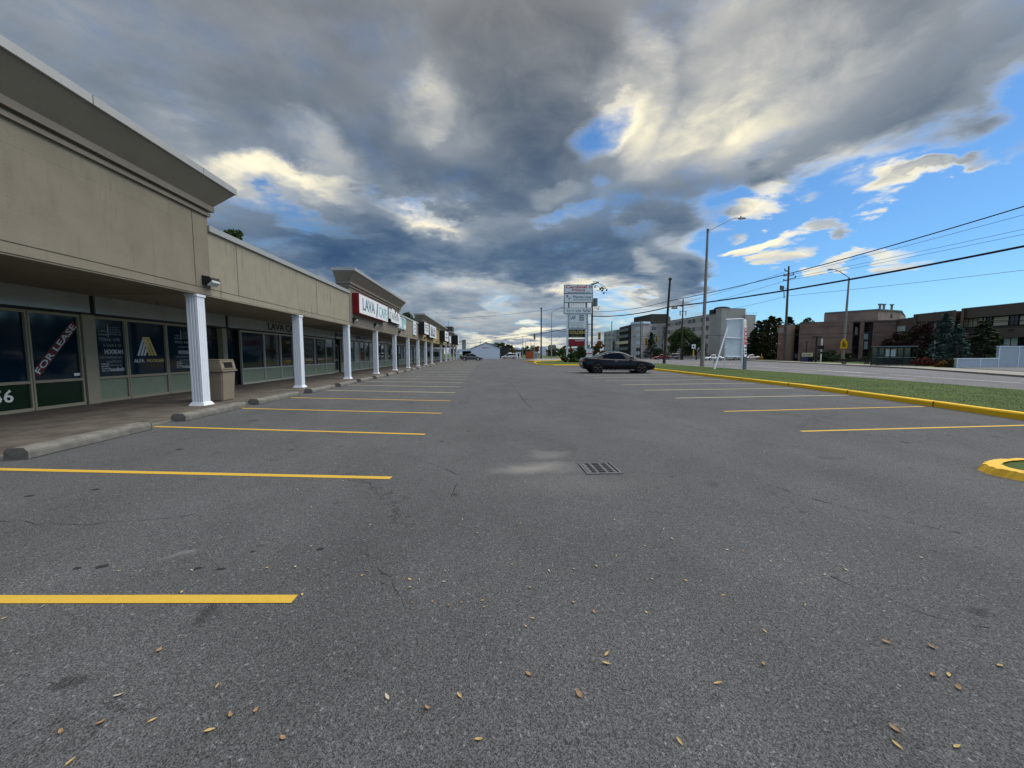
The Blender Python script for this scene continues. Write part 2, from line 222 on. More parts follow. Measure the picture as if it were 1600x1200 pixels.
def setup_mats():
    A = M.__setitem__
    A('asphalt', asphalt('asphalt', 0.05, 0.100, True, (0.97, 1.0, 1.035))); A('road', asphalt('road_asphalt', 0.06, 0.16, False, (1.0, 1.0, 1.05)))
    A('yline', paint('yellow_line_paint', (0.62, 0.40, 0.055), 0.62)); A('cline', paint('faded_cream_line_paint', (0.58, 0.52, 0.34), 0.7)); A('wline', paint('white_line_paint', (0.75, 0.75, 0.75), 0.5, (0.13, 0.13, 0.13)))
    A('ykerb', paint('yellow_kerb_paint', (0.90, 0.55, 0.02), 0.3, (0.16, 0.14, 0.10))); A('ykerb_worn', paint('worn_yellow_kerb_paint', (0.80, 0.50, 0.05), 0.9, (0.10, 0.08, 0.04)))
    A('concrete', mat('concrete', (0.165, 0.16, 0.142), 0.9, var=0.35, vs=5, bump=0.5, bs=60)); A('walk', mat('brown_worn_pavement', (0.088, 0.078, 0.068), 0.9, var=0.3, vs=1.6, bump=0.5, bs=50, col2=(0.15, 0.13, 0.11)))
    A('walk2', mat('pale_pavement', (0.30, 0.285, 0.26), 0.9, var=0.15, vs=0.7, bump=0.3))
    A('stucco', mat('tan_stucco', (0.238, 0.212, 0.165), 0.95, spec=0.1, var=0.09, vs=1.3, bump=0.5, bs=90, streak=0.22)); A('stucco2', mat('pale_tan_stucco', (0.30, 0.275, 0.215), 0.95, spec=0.1, var=0.08, vs=2, bump=0.5, bs=90, streak=0.55))
    A('stucco3', mat('cornice_stucco', (0.205, 0.187, 0.155), 0.95, spec=0.1, var=0.07, vs=1.3, bump=0.4, bs=90)); A('ochre', mat('ochre_stucco', (0.34, 0.26, 0.13), 0.95, spec=0.1, var=0.08, vs=1.5, bump=0.4, bs=90))
    A('joint', mat('dark_joint', (0.06, 0.055, 0.045), 0.9)); A('cap', mat('grey_metal_coping', (0.36, 0.365, 0.36), 0.5, 0.2, var=0.05)); A('soffit', mat('brown_soffit_boards', (0.075, 0.068, 0.056), 0.85, var=0.15, vs=2))
    A('white_col', mat('white_painted_aluminium', (0.74, 0.78, 0.84), 0.45, var=0.04, vs=4)); A('frame', mat('tan_window_frame', (0.30, 0.28, 0.21), 0.6, var=0.06)); A('wframe', mat('pale_window_frame', (0.42, 0.43, 0.38), 0.5, var=0.06))
    A('blackm', mat('black_metal', (0.015, 0.015, 0.017), 0.5)); A('green_panel', mat('sage_green_panel', (0.20, 0.25, 0.19), 0.55, var=0.06)); A('dgreen_panel', mat('dark_green_panel', (0.008, 0.025, 0.012), 0.3))
    A('glass_blue', mat('blue_filmed_glass', (0.003, 0.018, 0.034), 0.06, spec=0.4, var=0.2, vs=0.8)); A('glass_dark', mat('dark_shop_glass', (0.012, 0.018, 0.02), 0.03, spec=0.7, var=0.4, vs=1.2, col2=(0.035, 0.045, 0.045))); A('glass_pale', mat('pale_curtained_glass', (0.30, 0.33, 0.31), 0.12, var=0.3, vs=1.5, spec=0.5))
    A('glass_sky', mat('sky_reflecting_glass', (0.02, 0.03, 0.04), 0.02, spec=1.0, coat=1.0)); A('panel_grey', mat('grey_sign_band_panel', (0.32, 0.355, 0.35), 0.14, var=0.15, vs=0.8, spec=0.5))
    A('panel_white', mat('weathered_white_panel', (0.70, 0.75, 0.80), 0.5, var=0.08)); A('shelter_glass', mat('green_tinted_glass', (0.03, 0.05, 0.05), 0.05, spec=0.6, var=0.3, vs=2)); A('white', mat('white_sign_face', (0.75, 0.77, 0.78), 0.4, var=0.05)); A('red', mat('dark_red_sign_box', (0.20, 0.006, 0.012), 0.4)); A('redt', mat('red_letters', (0.55, 0.03, 0.05), 0.5)); A('cyan', mat('sky_blue_sign_print', (0.15, 0.42, 0.60), 0.4, var=0.4, vs=1.5, col2=(0.45, 0.70, 0.72))); A('navy', mat('navy_letters', (0.02, 0.04, 0.13), 0.5)); A('greyt', mat('grey_letters', (0.25, 0.27, 0.30), 0.6)); A('cream', mat('cream_letters', (0.70, 0.62, 0.40), 0.5)); A('gold', mat('gold_letters', (0.62, 0.47, 0.16), 0.5)); A('palegrey', mat('pale_grey_letters', (0.58, 0.64, 0.68), 0.5)); A('whitet', mat('white_letters', (0.8, 0.8, 0.8), 0.5)); A('bluegrey', mat('slate_blue_letters', (0.12, 0.20, 0.28), 0.5)); A('dimt', mat('faint_teal_grey_letters', (0.22, 0.29, 0.32), 0.5))
    A('lease', mat('faded_red_lease_banner', (0.22, 0.045, 0.05), 0.6, var=0.4, vs=5, col2=(0.10, 0.03, 0.03))); A('bin', mat('taupe_plastic', (0.215, 0.185, 0.135), 0.55, var=0.08, bump=0.2)); A('bin_dark', mat('black_opening', (0.006, 0.006, 0.006), 0.9))
    A('oil', mat('oil_spotted_asphalt', (0.028, 0.028, 0.029), 0.8, var=0.4, vs=40)); A('oil_faint', mat('damp_asphalt', (0.085, 0.088, 0.09), 0.9, var=0.4, vs=60, bump=0.6, bs=150)); A('iron', mat('cast_iron', (0.14, 0.14, 0.145), 0.5, 0.4, var=0.25, vs=12)); A('lens', mat('frosted_lamp_lens', (0.5, 0.52, 0.5), 0.25)); A('grassbase', mat('grass_soil', (0.042, 0.085, 0.012), 0.95, var=0.3, vs=0.7, bump=0.6, bs=60, col2=(0.085, 0.128, 0.024)))
    A('wood', mat('weathered_pole_wood', (0.10, 0.085, 0.07), 0.9, var=0.25, vs=3, bump=0.4)); A('darkwood', mat('dark_creosoted_wood', (0.045, 0.037, 0.032), 0.9, var=0.2)); A('concpole', mat('spun_concrete_pole', (0.24, 0.22, 0.19), 0.85, var=0.15, vs=2)); A('galv', mat('galvanised_steel', (0.30, 0.32, 0.33), 0.5, 0.5, var=0.1)); A('cable', mat('black_cable', (0.012, 0.012, 0.014), 0.7))
    A('signal', mat('yellow_signal_housing', (0.55, 0.30, 0.03), 0.5)); A('school', mat('fluorescent_school_sign', (0.70, 0.42, 0.015), 0.5)); A('tank', mat('grey_transformer_tank', (0.13, 0.17, 0.18), 0.5))
    A('brick', brick('brown_brick', (0.235, 0.138, 0.108), (0.28, 0.168, 0.132), (0.21, 0.165, 0.14))); A('brick_pink', brick('weathered_pink_concrete_block', (0.25, 0.20, 0.165), (0.34, 0.24, 0.20), (0.25, 0.22, 0.19), 1, 0.9, 3.0)); A('brick_tan', mat('tan_brown_brick', (0.20, 0.14, 0.10), 0.9, var=0.15)); A('brown', mat('dark_brown_corrugated_cladding', (0.13, 0.10, 0.083), 0.85, var=0.12))
    A('grey_block', brick('pale_grey_block', (0.46, 0.435, 0.415), (0.54, 0.51, 0.49), (0.42, 0.40, 0.385), 1, 0.8, 0.4)); A('grey_block2', mat('warm_grey_concrete', (0.37, 0.36, 0.325), 0.9, var=0.12, vs=0.5)); A('pink_band', mat('pinkish_concrete_band', (0.53, 0.47, 0.445), 0.9, var=0.08)); A('dark_clad', mat('dark_olive_cladding', (0.048, 0.047, 0.040), 0.8)); A('win', mat('dark_apartment_glass', (0.03, 0.035, 0.04), 0.08, spec=0.7, var=0.5, vs=1.5)); A('winl', mat('painted_reflection_window', (0.55, 0.50, 0.36), 0.15, var=0.25, vs=1.2)); A('winw', mat('white_blind_window', (0.62, 0.70, 0.72), 0.3, var=0.15))  # winl: lit, reflecting look of the glass is painted in as cream colour
    A('bluew', mat('pale_blue_grey_boards', (0.30, 0.36, 0.43), 0.8, var=0.05, vs=2)); A('whiteb', mat('white_blue_metal_siding', (0.62, 0.70, 0.79), 0.6, var=0.04)); A('rooft', mat('grey_green_shingles', (0.16, 0.17, 0.16), 0.9)); A('bark', mat('bark', (0.06, 0.045, 0.035), 0.95, var=0.3))
    A('carblack', mat('black_car_paint', (0.003, 0.004, 0.009), 0.14, spec=0.32, coat=0.0, var=0.0)); A('cargrey', mat('grey_car_paint', (0.09, 0.10, 0.11), 0.35, 0.4, coat=0.8, var=0)); A('carsilver', mat('silver_car_paint', (0.50, 0.51, 0.52), 0.35, 0.4, coat=0.8, var=0)); A('carwhite', mat('white_car_paint', (0.70, 0.72, 0.74), 0.3, coat=0.8, var=0)); A('carred', mat('red_car_paint', (0.35, 0.02, 0.02), 0.3, coat=0.8, var=0)); A('carglass', mat('tinted_car_glass', (0.004, 0.006, 0.011), 0.08, spec=0.15, var=0)); A('tyre', mat('black_rubber', (0.012, 0.012, 0.012), 0.85)); A('rim', mat('dark_alloy_rim', (0.10, 0.09, 0.085), 0.35, 0.7)); A('rimb', mat('bright_alloy_rim', (0.5, 0.5, 0.5), 0.35, 0.5)); A('tail', mat('red_tail_lamp', (0.30, 0.01, 0.01), 0.2)); A('head', mat('clear_headlamp', (0.55, 0.58, 0.6), 0.1)); A('chrome', mat('bright_trim', (0.6, 0.6, 0.62), 0.15, 0.9))
    A('cloth', mat('black_clothing', (0.012, 0.012, 0.014), 0.9)); A('skin', mat('skin', (0.35, 0.20, 0.14), 0.6)); A('orange', mat('orange_mesh', (0.40, 0.09, 0.03), 0.7, var=0.2))
    A('leafy', mat('dry_yellow_leaf', (0.48, 0.32, 0.10), 0.7, var=0.3, vs=20, col2=(0.62, 0.48, 0.22))); A('leafb', mat('dry_brown_leaf', (0.30, 0.165, 0.08), 0.7, var=0.3, vs=20, col2=(0.44, 0.29, 0.16))); A('leafp', mat('pale_dry_leaf', (0.52, 0.46, 0.34), 0.7, var=0.2, vs=20))
    for nm, c, c2 in (('fol_green', (0.035, 0.065, 0.018), (0.09, 0.13, 0.04)), ('fol_dark', (0.022, 0.042, 0.020), (0.060, 0.092, 0.038)), ('fol_spruce', (0.035, 0.075, 0.068), (0.11, 0.18, 0.165)), ('fol_plum', (0.030, 0.014, 0.018), (0.075, 0.035, 0.035)), ('fol_orange', (0.14, 0.07, 0.02), (0.30, 0.13, 0.03)), ('fol_mix', (0.05, 0.055, 0.018), (0.13, 0.12, 0.04)), ('fol_red', (0.10, 0.02, 0.02), (0.22, 0.05, 0.04)), ('grassblade', (0.070, 0.130, 0.018), (0.13, 0.18, 0.04))):
        A(nm, mat(nm, c, 0.85, spec=0.15, var=0.35, vs=0.9, col2=c2))
setup_mats()

# ------------------------------------------------------------------ mesh helpers
WM = {}
def tag(o, label=None, cat=None, group=None, kind=None):
    if label: o['label'] = label
    if cat: o['category'] = cat
    if group: o['group'] = group
    if kind: o['kind'] = kind
    return o
def thing(name, label, cat, loc=(0, 0, 0), rz=0.0, group=None):
    o = bpy.data.objects.new(name, None); COL.objects.link(o); o.location = loc; o.rotation_euler = (0, 0, rz); o.empty_display_size = 0.3
    WM[o] = Matrix.Translation(Vector(loc)) @ Matrix.Rotation(rz, 4, 'Z')
    return tag(o, label, cat, group)
class MB:
    def __init__(s): s.v = []; s.f = []; s.m = []; s.sm = []
    def add(s, vs, fs, mi=0, smooth=False):
        o = len(s.v); s.v += [Vector(p) for p in vs]; s.f += [[o + i for i in f] for f in fs]; s.m += [mi] * len(fs); s.sm += [smooth] * len(fs); return s
    def box(s, x0, x1, y0, y1, z0, z1, mi=0, T=None):
        vs = [Vector(p) for p in ((x0, y0, z0), (x1, y0, z0), (x1, y1, z0), (x0, y1, z0), (x0, y0, z1), (x1, y0, z1), (x1, y1, z1), (x0, y1, z1))]
        if T: vs = [T @ p for p in vs]
        return s.add(vs, [(0, 3, 2, 1), (4, 5, 6, 7), (0, 1, 5, 4), (1, 2, 6, 5), (2, 3, 7, 6), (3, 0, 4, 7)], mi)
    def frust(s, x0, x1, y0, y1, z0, z1, dx, dy, mi=0, T=None, dx2=None, dy2=None):
        dx2 = dx if dx2 is None else dx2; dy2 = dy if dy2 is None else dy2
        vs = [Vector(p) for p in ((x0, y0, z0), (x1, y0, z0), (x1, y1, z0), (x0, y1, z0), (x0 + dx, y0 + dy, z1), (x1 - dx2, y0 + dy, z1), (x1 - dx2, y1 - dy2, z1), (x0 + dx, y1 - dy2, z1))]
        if T: vs = [T @ p for p in vs]
        return s.add(vs, [(0, 3, 2, 1), (4, 5, 6, 7), (0, 1, 5, 4), (1, 2, 6, 5), (2, 3, 7, 6), (3, 0, 4, 7)], mi)
    def tube(s, pts, rad, n=8, mi=0, smooth=True, caps=True):
        pts = [Vector(p) for p in pts]; rad = rad if isinstance(rad, (list, tuple)) else [rad] * len(pts); rings = []
        for i, p in enumerate(pts):
            d = (pts[min(i + 1, len(pts) - 1)] - pts[max(i - 1, 0)]).normalized()
            a = Vector((0, 0, 1)) if abs(d.z) < 0.9 else Vector((1, 0, 0)); u = d.cross(a).normalized(); w = d.cross(u)
            rings.append([p + (u * math.cos(t * 2 * math.pi / n) + w * math.sin(t * 2 * math.pi / n)) * rad[i] for t in range(n)])
        vs = [q for r in rings for q in r]
        fs = [(i * n + j, i * n + (j + 1) % n, (i + 1) * n + (j + 1) % n, (i + 1) * n + j) for i in range(len(pts) - 1) for j in range(n)]
        s.add(vs, fs, mi, smooth)
        if caps: s.add(rings[0], [list(range(n))], mi); s.add(rings[-1], [list(range(n))], mi)
        return s
    def prism(s, poly, a, b, axis='Y', mi=0, T=None):   # poly of (p,q): axis Y -> (x,z), X -> (y,z), Z -> (x,y)
        def mk(p, t): return Vector((p[0], t, p[1])) if axis == 'Y' else (Vector((t, p[0], p[1])) if axis == 'X' else Vector((p[0], p[1], t)))
        n = len(poly); vs = [mk(p, a) for p in poly] + [mk(p, b) for p in poly]
        if T: vs = [T @ p for p in vs]
        return s.add(vs, [list(range(n)), list(range(2 * n - 1, n - 1, -1))] + [(i, (i + 1) % n, n + (i + 1) % n, n + i) for i in range(n)], mi)
    def quad(s, a, b, c, d, mi=0): return s.add([a, b, c, d], [(0, 1, 2, 3)], mi)
    def xf(s, T): s.v = [T @ p for p in s.v]; return s
    def build(s, name, mats, parent=None, world=False, bevel=0.0, label=None):
        me = bpy.data.meshes.new(name); vs = s.v
        if world and parent is not None and parent in WM: inv = WM[parent].inverted(); vs = [inv @ p for p in vs]
        me.from_pydata([tuple(p) for p in vs], [], s.f)
        for m_ in (mats if isinstance(mats, (list, tuple)) else [mats]): me.materials.append(M[m_])
        me.polygons.foreach_set('material_index', s.m); me.polygons.foreach_set('use_smooth', s.sm)
        bm = bmesh.new(); bm.from_mesh(me)
        if bevel:
            bmesh.ops.remove_doubles(bm, verts=bm.verts, dist=1e-5)
            ed = [e for e in bm.edges if len(e.link_faces) == 2 and e.calc_face_angle(0) > 0.4]
            bmesh.ops.bevel(bm, geom=ed, offset=bevel, segments=2, affect='EDGES', clamp_overlap=True)
        bmesh.ops.recalc_face_normals(bm, faces=bm.faces); bm.to_mesh(me); bm.free()
        o = bpy.data.objects.new(name, me); COL.objects.link(o)
        if parent is not None: o.parent = parent; WM[o] = WM.get(parent, Matrix())
        else: WM[o] = Matrix()
        if label: o['label'] = label
        return o
_tc = {}
def text_geo(s_, bold=False):
    if s_ in _tc: return _tc[s_]
    cu = bpy.data.curves.new('t', 'FONT'); cu.body = s_; cu.size = 1; cu.extrude = 0.02; cu.resolution_u = 2; cu.offset = 0.012 if bold else 0
    o = bpy.data.objects.new('t', cu); COL.objects.link(o); dg = bpy.context.evaluated_depsgraph_get(); me = bpy.data.meshes.new_from_object(o.evaluated_get(dg))
    vs = [v.co.copy() for v in me.vertices]; fs = [list(p.vertices) for p in me.polygons]
    bpy.data.objects.remove(o); bpy.data.curves.remove(cu); bpy.data.meshes.remove(me)
    _tc[s_] = (vs, fs); return _tc[s_]
def frame(c, right, up):
    right = Vector(right).normalized(); up = Vector(up).normalized(); n = right.cross(up)
    T = Matrix((right, up, n)).transposed().to_4x4(); T.translation = Vector(c); return T
def put_text(mb, s_, c, right, up, w=None, h=None, mi=0, bold=True, depth=0.012):
    """centre text at c, fitted to width w and cap height h"""
    vs, fs = text_geo(s_, bold); x0 = min(v.x for v in vs); x1 = max(v.x for v in vs); y0 = min(v.y for v in vs); y1 = max(v.y for v in vs)
    sx = (w / (x1 - x0)) if w else h / (y1 - y0); sy = (h / (y1 - y0)) if h else sx
    T = frame(c, right, up)
    mb.add([T @ Vector(((v.x - (x0 + x1) / 2) * sx, (v.y - (y0 + y1) / 2) * sy, (v.z + 0.02) / 0.04 * depth)) for v in vs], fs, mi); return mb
def scrawl(mb, c, right, up, w, h, rows=2, mi=0, rnd=None, depth=0.01, fill=0.62):
    """rows of short strokes: lettering too small in the photo to read"""
    rnd = rnd or random.Random(3); T = frame(c, right, up)
    for r_ in range(rows):
        yc = h / 2 - (r_ + 0.5) * h / rows; hh = h / rows * fill / 2; x = -w / 2 * (1 - 0.12 * rnd.random()); xe = w / 2 * (1 - 0.2 * rnd.random())
        while x < xe:
            ww = hh * rnd.uniform(0.9, 1.5); t = hh * 0.32; k = rnd.randrange(4)
            def b(a0, a1, b0, b1): mb.box(a0, a1, b0, b1, 0, depth, mi, T)
            b(x, x + t, yc - hh, yc + hh)
            if k in (0, 1): b(x + ww - t, x + ww, yc - hh, yc + (hh if k == 0 else 0.1 * hh))
            if k in (0, 2): b(x + t, x + ww - t, yc + hh - t, yc + hh)
            if k in (1, 2, 3): b(x + t, x + ww - (t if k == 1 else 0), yc - hh * 0.1, yc - hh * 0.1 + t)
            if k == 3: b(x + t, x + ww, yc - hh, yc - hh + t)
            x += ww + hh * (0.45 if rnd.random() < 0.82 else 1.4)
    return mb
def copy_tree(o, parent=None):
    c = o.copy(); COL.objects.link(c); c.parent = parent if parent else o.parent
    WM[c] = WM.get(o, Matrix())
    for ch in list(o.children): copy_tree(ch, c)
    return c

# ------------------------------------------------------------------ ground, road, kerbs (the setting)
def flat(name, poly, z, m, kind='structure', sub=None):
    mb = MB(); mb.add([(p[0], p[1], z) for p in poly], [list(range(len(poly)))]); o = mb.build(name, m); o['kind'] = kind; return o
flat('ground', [(-3000, -3000), (3000, -3000), (3000, 3000), (-3000, 3000)], -0.06, 'grassbase')
def poly_pts(*uv, z=0.0): return [gr(u, v, z) for u, v in uv]
# near kerb of the grass strip (bottom edge), smooth polyline from the photo
KERB = [Vector((10.4, -12, 0)), Vector((11.15, 3.8, 0)), Vector((11.85, 6.2, 0)), Vector((12.52, 8.05, 0)), Vector((13.18, 10.75, 0)), Vector((14.35, 16.6, 0)), Vector((15.1, 25.7, 0)), Vector((15.9, 35.0, 0)), Vector((16.9, 46.0, 0)), Vector((17.9, 58.0, 0))]
FAR = [Vector((18.8, -12, 0)), Vector((20.3, 4.0, 0)), Vector((21.35, 13.9, 0)), Vector((22.3, 18.6, 0)), Vector((23.1, 25.2, 0)), Vector((24.3, 41.0, 0)), Vector((26.5, 60.0, 0)), Vector((29.5, 85, 0)), Vector((33, 118, 0))]
RFAR = [Vector((21.5, -12, 0)), Vector((27.5, 6.0, 0)), Vector((34.6, 22.0, 0)), Vector((38.6, 28.5, 0)), Vector((43.4, 36.5, 0)), Vector((49.2, 52.0, 0)), Vector((56.0, 73.0, 0)), Vector((64, 100, 0)), Vector((73, 128, 0))]
lot = [(-7.2, -12), (-7.2, 140), (36, 140)] + [(p.x, p.y) for p in reversed(FAR)]
flat('parking_lot', lot, 0.0, 'asphalt')
road = [(p.x, p.y) for p in FAR] + [(p.x, p.y) for p in reversed(RFAR)] + [(20, -12), (18.5, -12)]
flat('road', [(p.x, p.y) for p in FAR] + [(p.x, p.y) for p in reversed(RFAR)], 0.004, 'road')
flat('cross_street', [(-40, 122), (130, 138), (130, 158), (-40, 150)], 0.006, 'road')
def ribbon(name, pts, w, z0, z1, m, side=1, chamf=0.02, kind='structure'):
    """kerb swept along a polyline; w to the left (+1) or right (-1) of the direction of travel"""
    mb = MB(); prof = [(0, z0), (0.015, z1 - chamf), (chamf + 0.01, z1), (w - 0.01, z1), (w, z0)]
    res = []
    for a, b in zip(pts[:-1], pts[1:]):
        for t in range(6): res.append(a.lerp(b, t / 6))
    res.append(pts[-1]); n = len(prof); vs = []
    for i, p in enumerate(res):
        d = (res[min(i + 1, len(res) - 1)] - res[max(i - 1, 0)]).normalized(); nrm = Vector((-d.y, d.x, 0)) * side
        for (a, h) in prof: vs.append(p + nrm * a + Vector((0, 0, h + random.uniform(-0.004, 0.004) * (h > z0))))
    fs = [(i * n + j, i * n + j + 1, (i + 1) * n + j + 1, (i + 1) * n + j) for i in range(len(res) - 1) for j in range(n - 1)]
    fs += [list(range(n)), list(range((len(res) - 1) * n, len(res) * n))]
    mb.add(vs, fs); o = mb.build(name, m); o['kind'] = kind; return o
ribbon('kerb', KERB, 0.23, -0.02, 0.16, 'ykerb', side=-1, chamf=0.03)
ribbon('kerb', [p + Vector((0.0, 0, 0)) for p in FAR], 0.15, -0.02, 0.13, 'concrete', side=1)
ribbon('kerb', RFAR, 0.2, -0.02, 0.14, 'concrete', side=-1)
# grass strip between lot and road
def strip(name, A, B, z, m, sub=1):
    mb = MB(); n = len(A)
    mb.add([(p.x, p.y, z) for p in A] + [(p.x, p.y, z) for p in B], [list(range(n)) + list(range(n + len(B) - 1, n - 1, -1))]); o = mb.build(name, m); o['kind'] = 'structure'; return o
strip('grass_verge', [p + Vector((0.21, 0, 0)) for p in KERB] + [Vector((24, 92, 0))], [p + Vector((-0.14, 0, 0)) for p in FAR[:-1]], 0.13, 'grassbase')
# far pavement and the yards behind it
WFAR = [Vector((24.5, -12, 0)), Vector((30.7, 4.8, 0)), Vector((37.8, 20.6, 0)), Vector((42.0, 27.4, 0)), Vector((46.6, 35.2, 0)), Vector((52.6, 51.2, 0)), Vector((59.4, 72.2, 0)), Vector((67.5, 99, 0)), Vector((76.5, 127, 0))]
strip('pavement', [p + Vector((0.19, 0, 0)) for p in RFAR], WFAR, 0.135, 'walk2')
flat('forecourt', [(38.5, 20.0), (43.2, 28.0), (47.5, 35.5), (60, 42), (80, 30), (60, 10)], 0.128, 'road')
flat('lawn', [(p.x, p.y) for p in WFAR] + [(190, 140), (190, -12)], 0.11, 'grassbase')
# shopfront pavement
flat('pavement', [(-12.4, -12), (-7.19, -12), (-7.19, 118), (-12.4, 118)], 0.014, 'walk')
mb = MB()
for y in range(-3, 38): mb.box(-12.19, -7.3, y * 3.07 + 0.6, y * 3.07 + 0.612, 0.014, 0.0165)
mb.box(-9.8, -9.788, -12, 118, 0.014, 0.0168); o = mb.build('pavement', 'joint'); o['kind'] = 'structure'
mb = MB(); mb.box(-7.32, -7.19, -12, 118, 0.0, 0.03); o = mb.build('kerb', 'concrete'); o['kind'] = 'structure'

# parking lines: each painted line its own sheet, ends read off the photo
def pline(a, b, w, m, z=0.004):
    a = Vector(a).to_3d(); b = Vector(b).to_3d(); d = (b - a).normalized(); nn = Vector((-d.y, d.x, 0)) * w / 2; mb = MB(); k = 14; vs = []; rr = random.Random(int(a.y * 100) + 5)
    for i in range(k + 1):
        p = a.lerp(b, i / k); j = rr.uniform(-0.006, 0.006); vs += [p - nn * (1 + j) + nn * j, p + nn * (1 + rr.uniform(-0.05, 0.05))]
    mb.add([(p.x, p.y, z) for p in vs], [(2 * i, 2 * i + 1, 2 * i + 3, 2 * i + 2) for i in range(k)]); o = mb.build('parking_line', m); o['kind'] = 'structure'; return o
pline((-7.0, 2.78), (-1.22, 2.41), 0.082, 'yline'); pline((-7.6, 5.66), (-1.2, 4.8), 0.1, 'yline'); pline((-7.1, 8.62), (-1.19, 7.42), 0.1, 'yline'); pline((-7.05, 11.4), (-1.18, 10.06), 0.1, 'yline'); pline((-7.05, 14.1), (-1.2, 12.75), 0.1, 'yline')
for i in range(33): pline((-7.05, 16.9 + 2.68 * i), (-1.25, 15.45 + 2.68 * i + 0.03 * i), 0.1, 'cline')
for (a, b) in (((6.29, 7.22), (12.4, 7.55)), ((6.39, 9.89), (12.9, 10.45))): pline(a, b, 0.1, 'yline')
for i in range(8): pline((6.62 + 0.1 * i, 13.02 + 2.92 * i), (13.6 + 0.3 * i, 13.55 + 2.96 * i), 0.1, 'cline')
# lane markings on the road
def lane(o1, o2, t0, t1, w=0.14, dash=None):
    a, b = Vector(o1).to_3d(), Vector(o2).to_3d(); L_ = (b - a).length; d = (b - a) / L_; t = t0
    while t < t1:
        e = min(t + (dash[0] if dash else t1 - t0), t1); p, q = a + d * t, a + d * e; nn = Vector((-d.y, d.x, 0)) * w / 2; mb = MB()
        mb.add([(v.x, v.y, 0.010) for v in (p - nn, q - nn, q + nn, p + nn)], [(0, 1, 2, 3)]); o = mb.build('lane_marking', 'wline'); o['kind'] = 'structure'; t = e + (dash[1] if dash else 1e9)
        if not dash: break
lane(gr(1600, 599), gr(1260, 576.6), -12, 0.1); lane(gr(1600, 599), gr(1390, 585.4), 0, 17); lane(gr(1390, 585.4), gr(1220, 575), 0, 38); lane(gr(1430, 592.5), gr(1340, 587.3), 0, 4.6); lane(gr(1275, 581.5), gr(1130, 573.6), 0, 60, dash=(3, 6))
lane(gr(1215, 573.2), gr(1110, 567.5), 0, 60, dash=(4, 6))

# small dark oil spots in the near stalls
rr = random.Random(15)
for (u, v, r_) in ((280, 702, .07), (310, 888, .03), (345, 889, .035), (160, 885, .045), (120, 888, .03), (395, 862, .02), (540, 1048, .012), (598, 912, .014), (596, 897, .012), (455, 703, .05), (45, 775, .05), (150, 765, .05), (500, 858, .03), (1375, 690, .25), (1300, 715, .2), (690, 690, .06), (1050, 745, .03), (1128, 985, .01), (815, 600, .3), (1310, 672, .12)):
    c = gr(u, v); mb = MB(); mb.add([(c.x + r_ * rr.uniform(.5, 1.15) * math.cos(k * .628), c.y + r_ * rr.uniform(.35, .9) * math.sin(k * .628), .0022) for k in range(10)], [list(range(10))]); o = mb.build('oil_stain', 'oil' if r_ < .1 else 'oil_faint'); o['kind'] = 'structure'
# joints between kerb lengths
for k_ in range(9):
    y_ = 7.2 + 3.05 * k_ * (1 + .04 * k_); 
    for a_, b_ in zip(KERB[:-1], KERB[1:]):
        if a_.y <= y_ < b_.y: p_ = a_.lerp(b_, (y_ - a_.y) / (b_.y - a_.y)); mb = MB(); mb.box(p_.x - .004, p_.x + .232, y_, y_ + .016, 0.0, .1625); o = mb.build('kerb_joint', 'joint'); o['kind'] = 'structure'
# cracks in the asphalt: thin irregular dark ribbons
def crack(pts, w, seed):
    rr = random.Random(seed); res = []
    for a, b in zip(pts[:-1], pts[1:]):
        a, b = Vector(a).to_3d(), Vector(b).to_3d(); k = max(2, int((b - a).length / .07))
        for i in range(k): res.append(a.lerp(b, i / k))
    off = 0; vs = []; 
    for i, p in enumerate(res[:-1]):
        d = (res[i + 1] - p).normalized(); nn = Vector((-d.y, d.x, 0)); off = off * .8 + rr.uniform(-.02, .02); ww = w * max(0.05, rr.uniform(-.25, 1.2)); q = p + nn * off; vs += [q - nn * ww, q + nn * ww]
    mb = MB(); mb.add([(p.x, p.y, .0025) for p in vs], [(2 * i, 2 * i + 1, 2 * i + 3, 2 * i + 2) for i in range(len(vs) // 2 - 1)]); o = mb.build('asphalt_crack', 'bin_dark'); o['kind'] = 'structure'
crack([gr(1200, 757), gr(1262, 778), gr(1335, 796), gr(1420, 815), gr(1500, 834), gr(1560, 850)], .007, 1)
crack([gr(1215, 645), gr(1262, 653), gr(1320, 667)], .012, 2); crack([gr(640, 712), gr(720, 745), gr(690, 790)], .004, 3); crack([gr(560, 850), gr(610, 905), gr(640, 990)], .0018, 4); crack([gr(1020, 640), gr(1060, 660), gr(1150, 690), gr(1270, 700)], .006, 5); crack([gr(760, 575), gr(800, 600), gr(830, 640)], .015, 6); crack([gr(-200, 800), gr(120, 822), gr(330, 800)], .003, 7); crack([gr(1300, 900), gr(1450, 960), gr(1600, 985)], .003, 8)

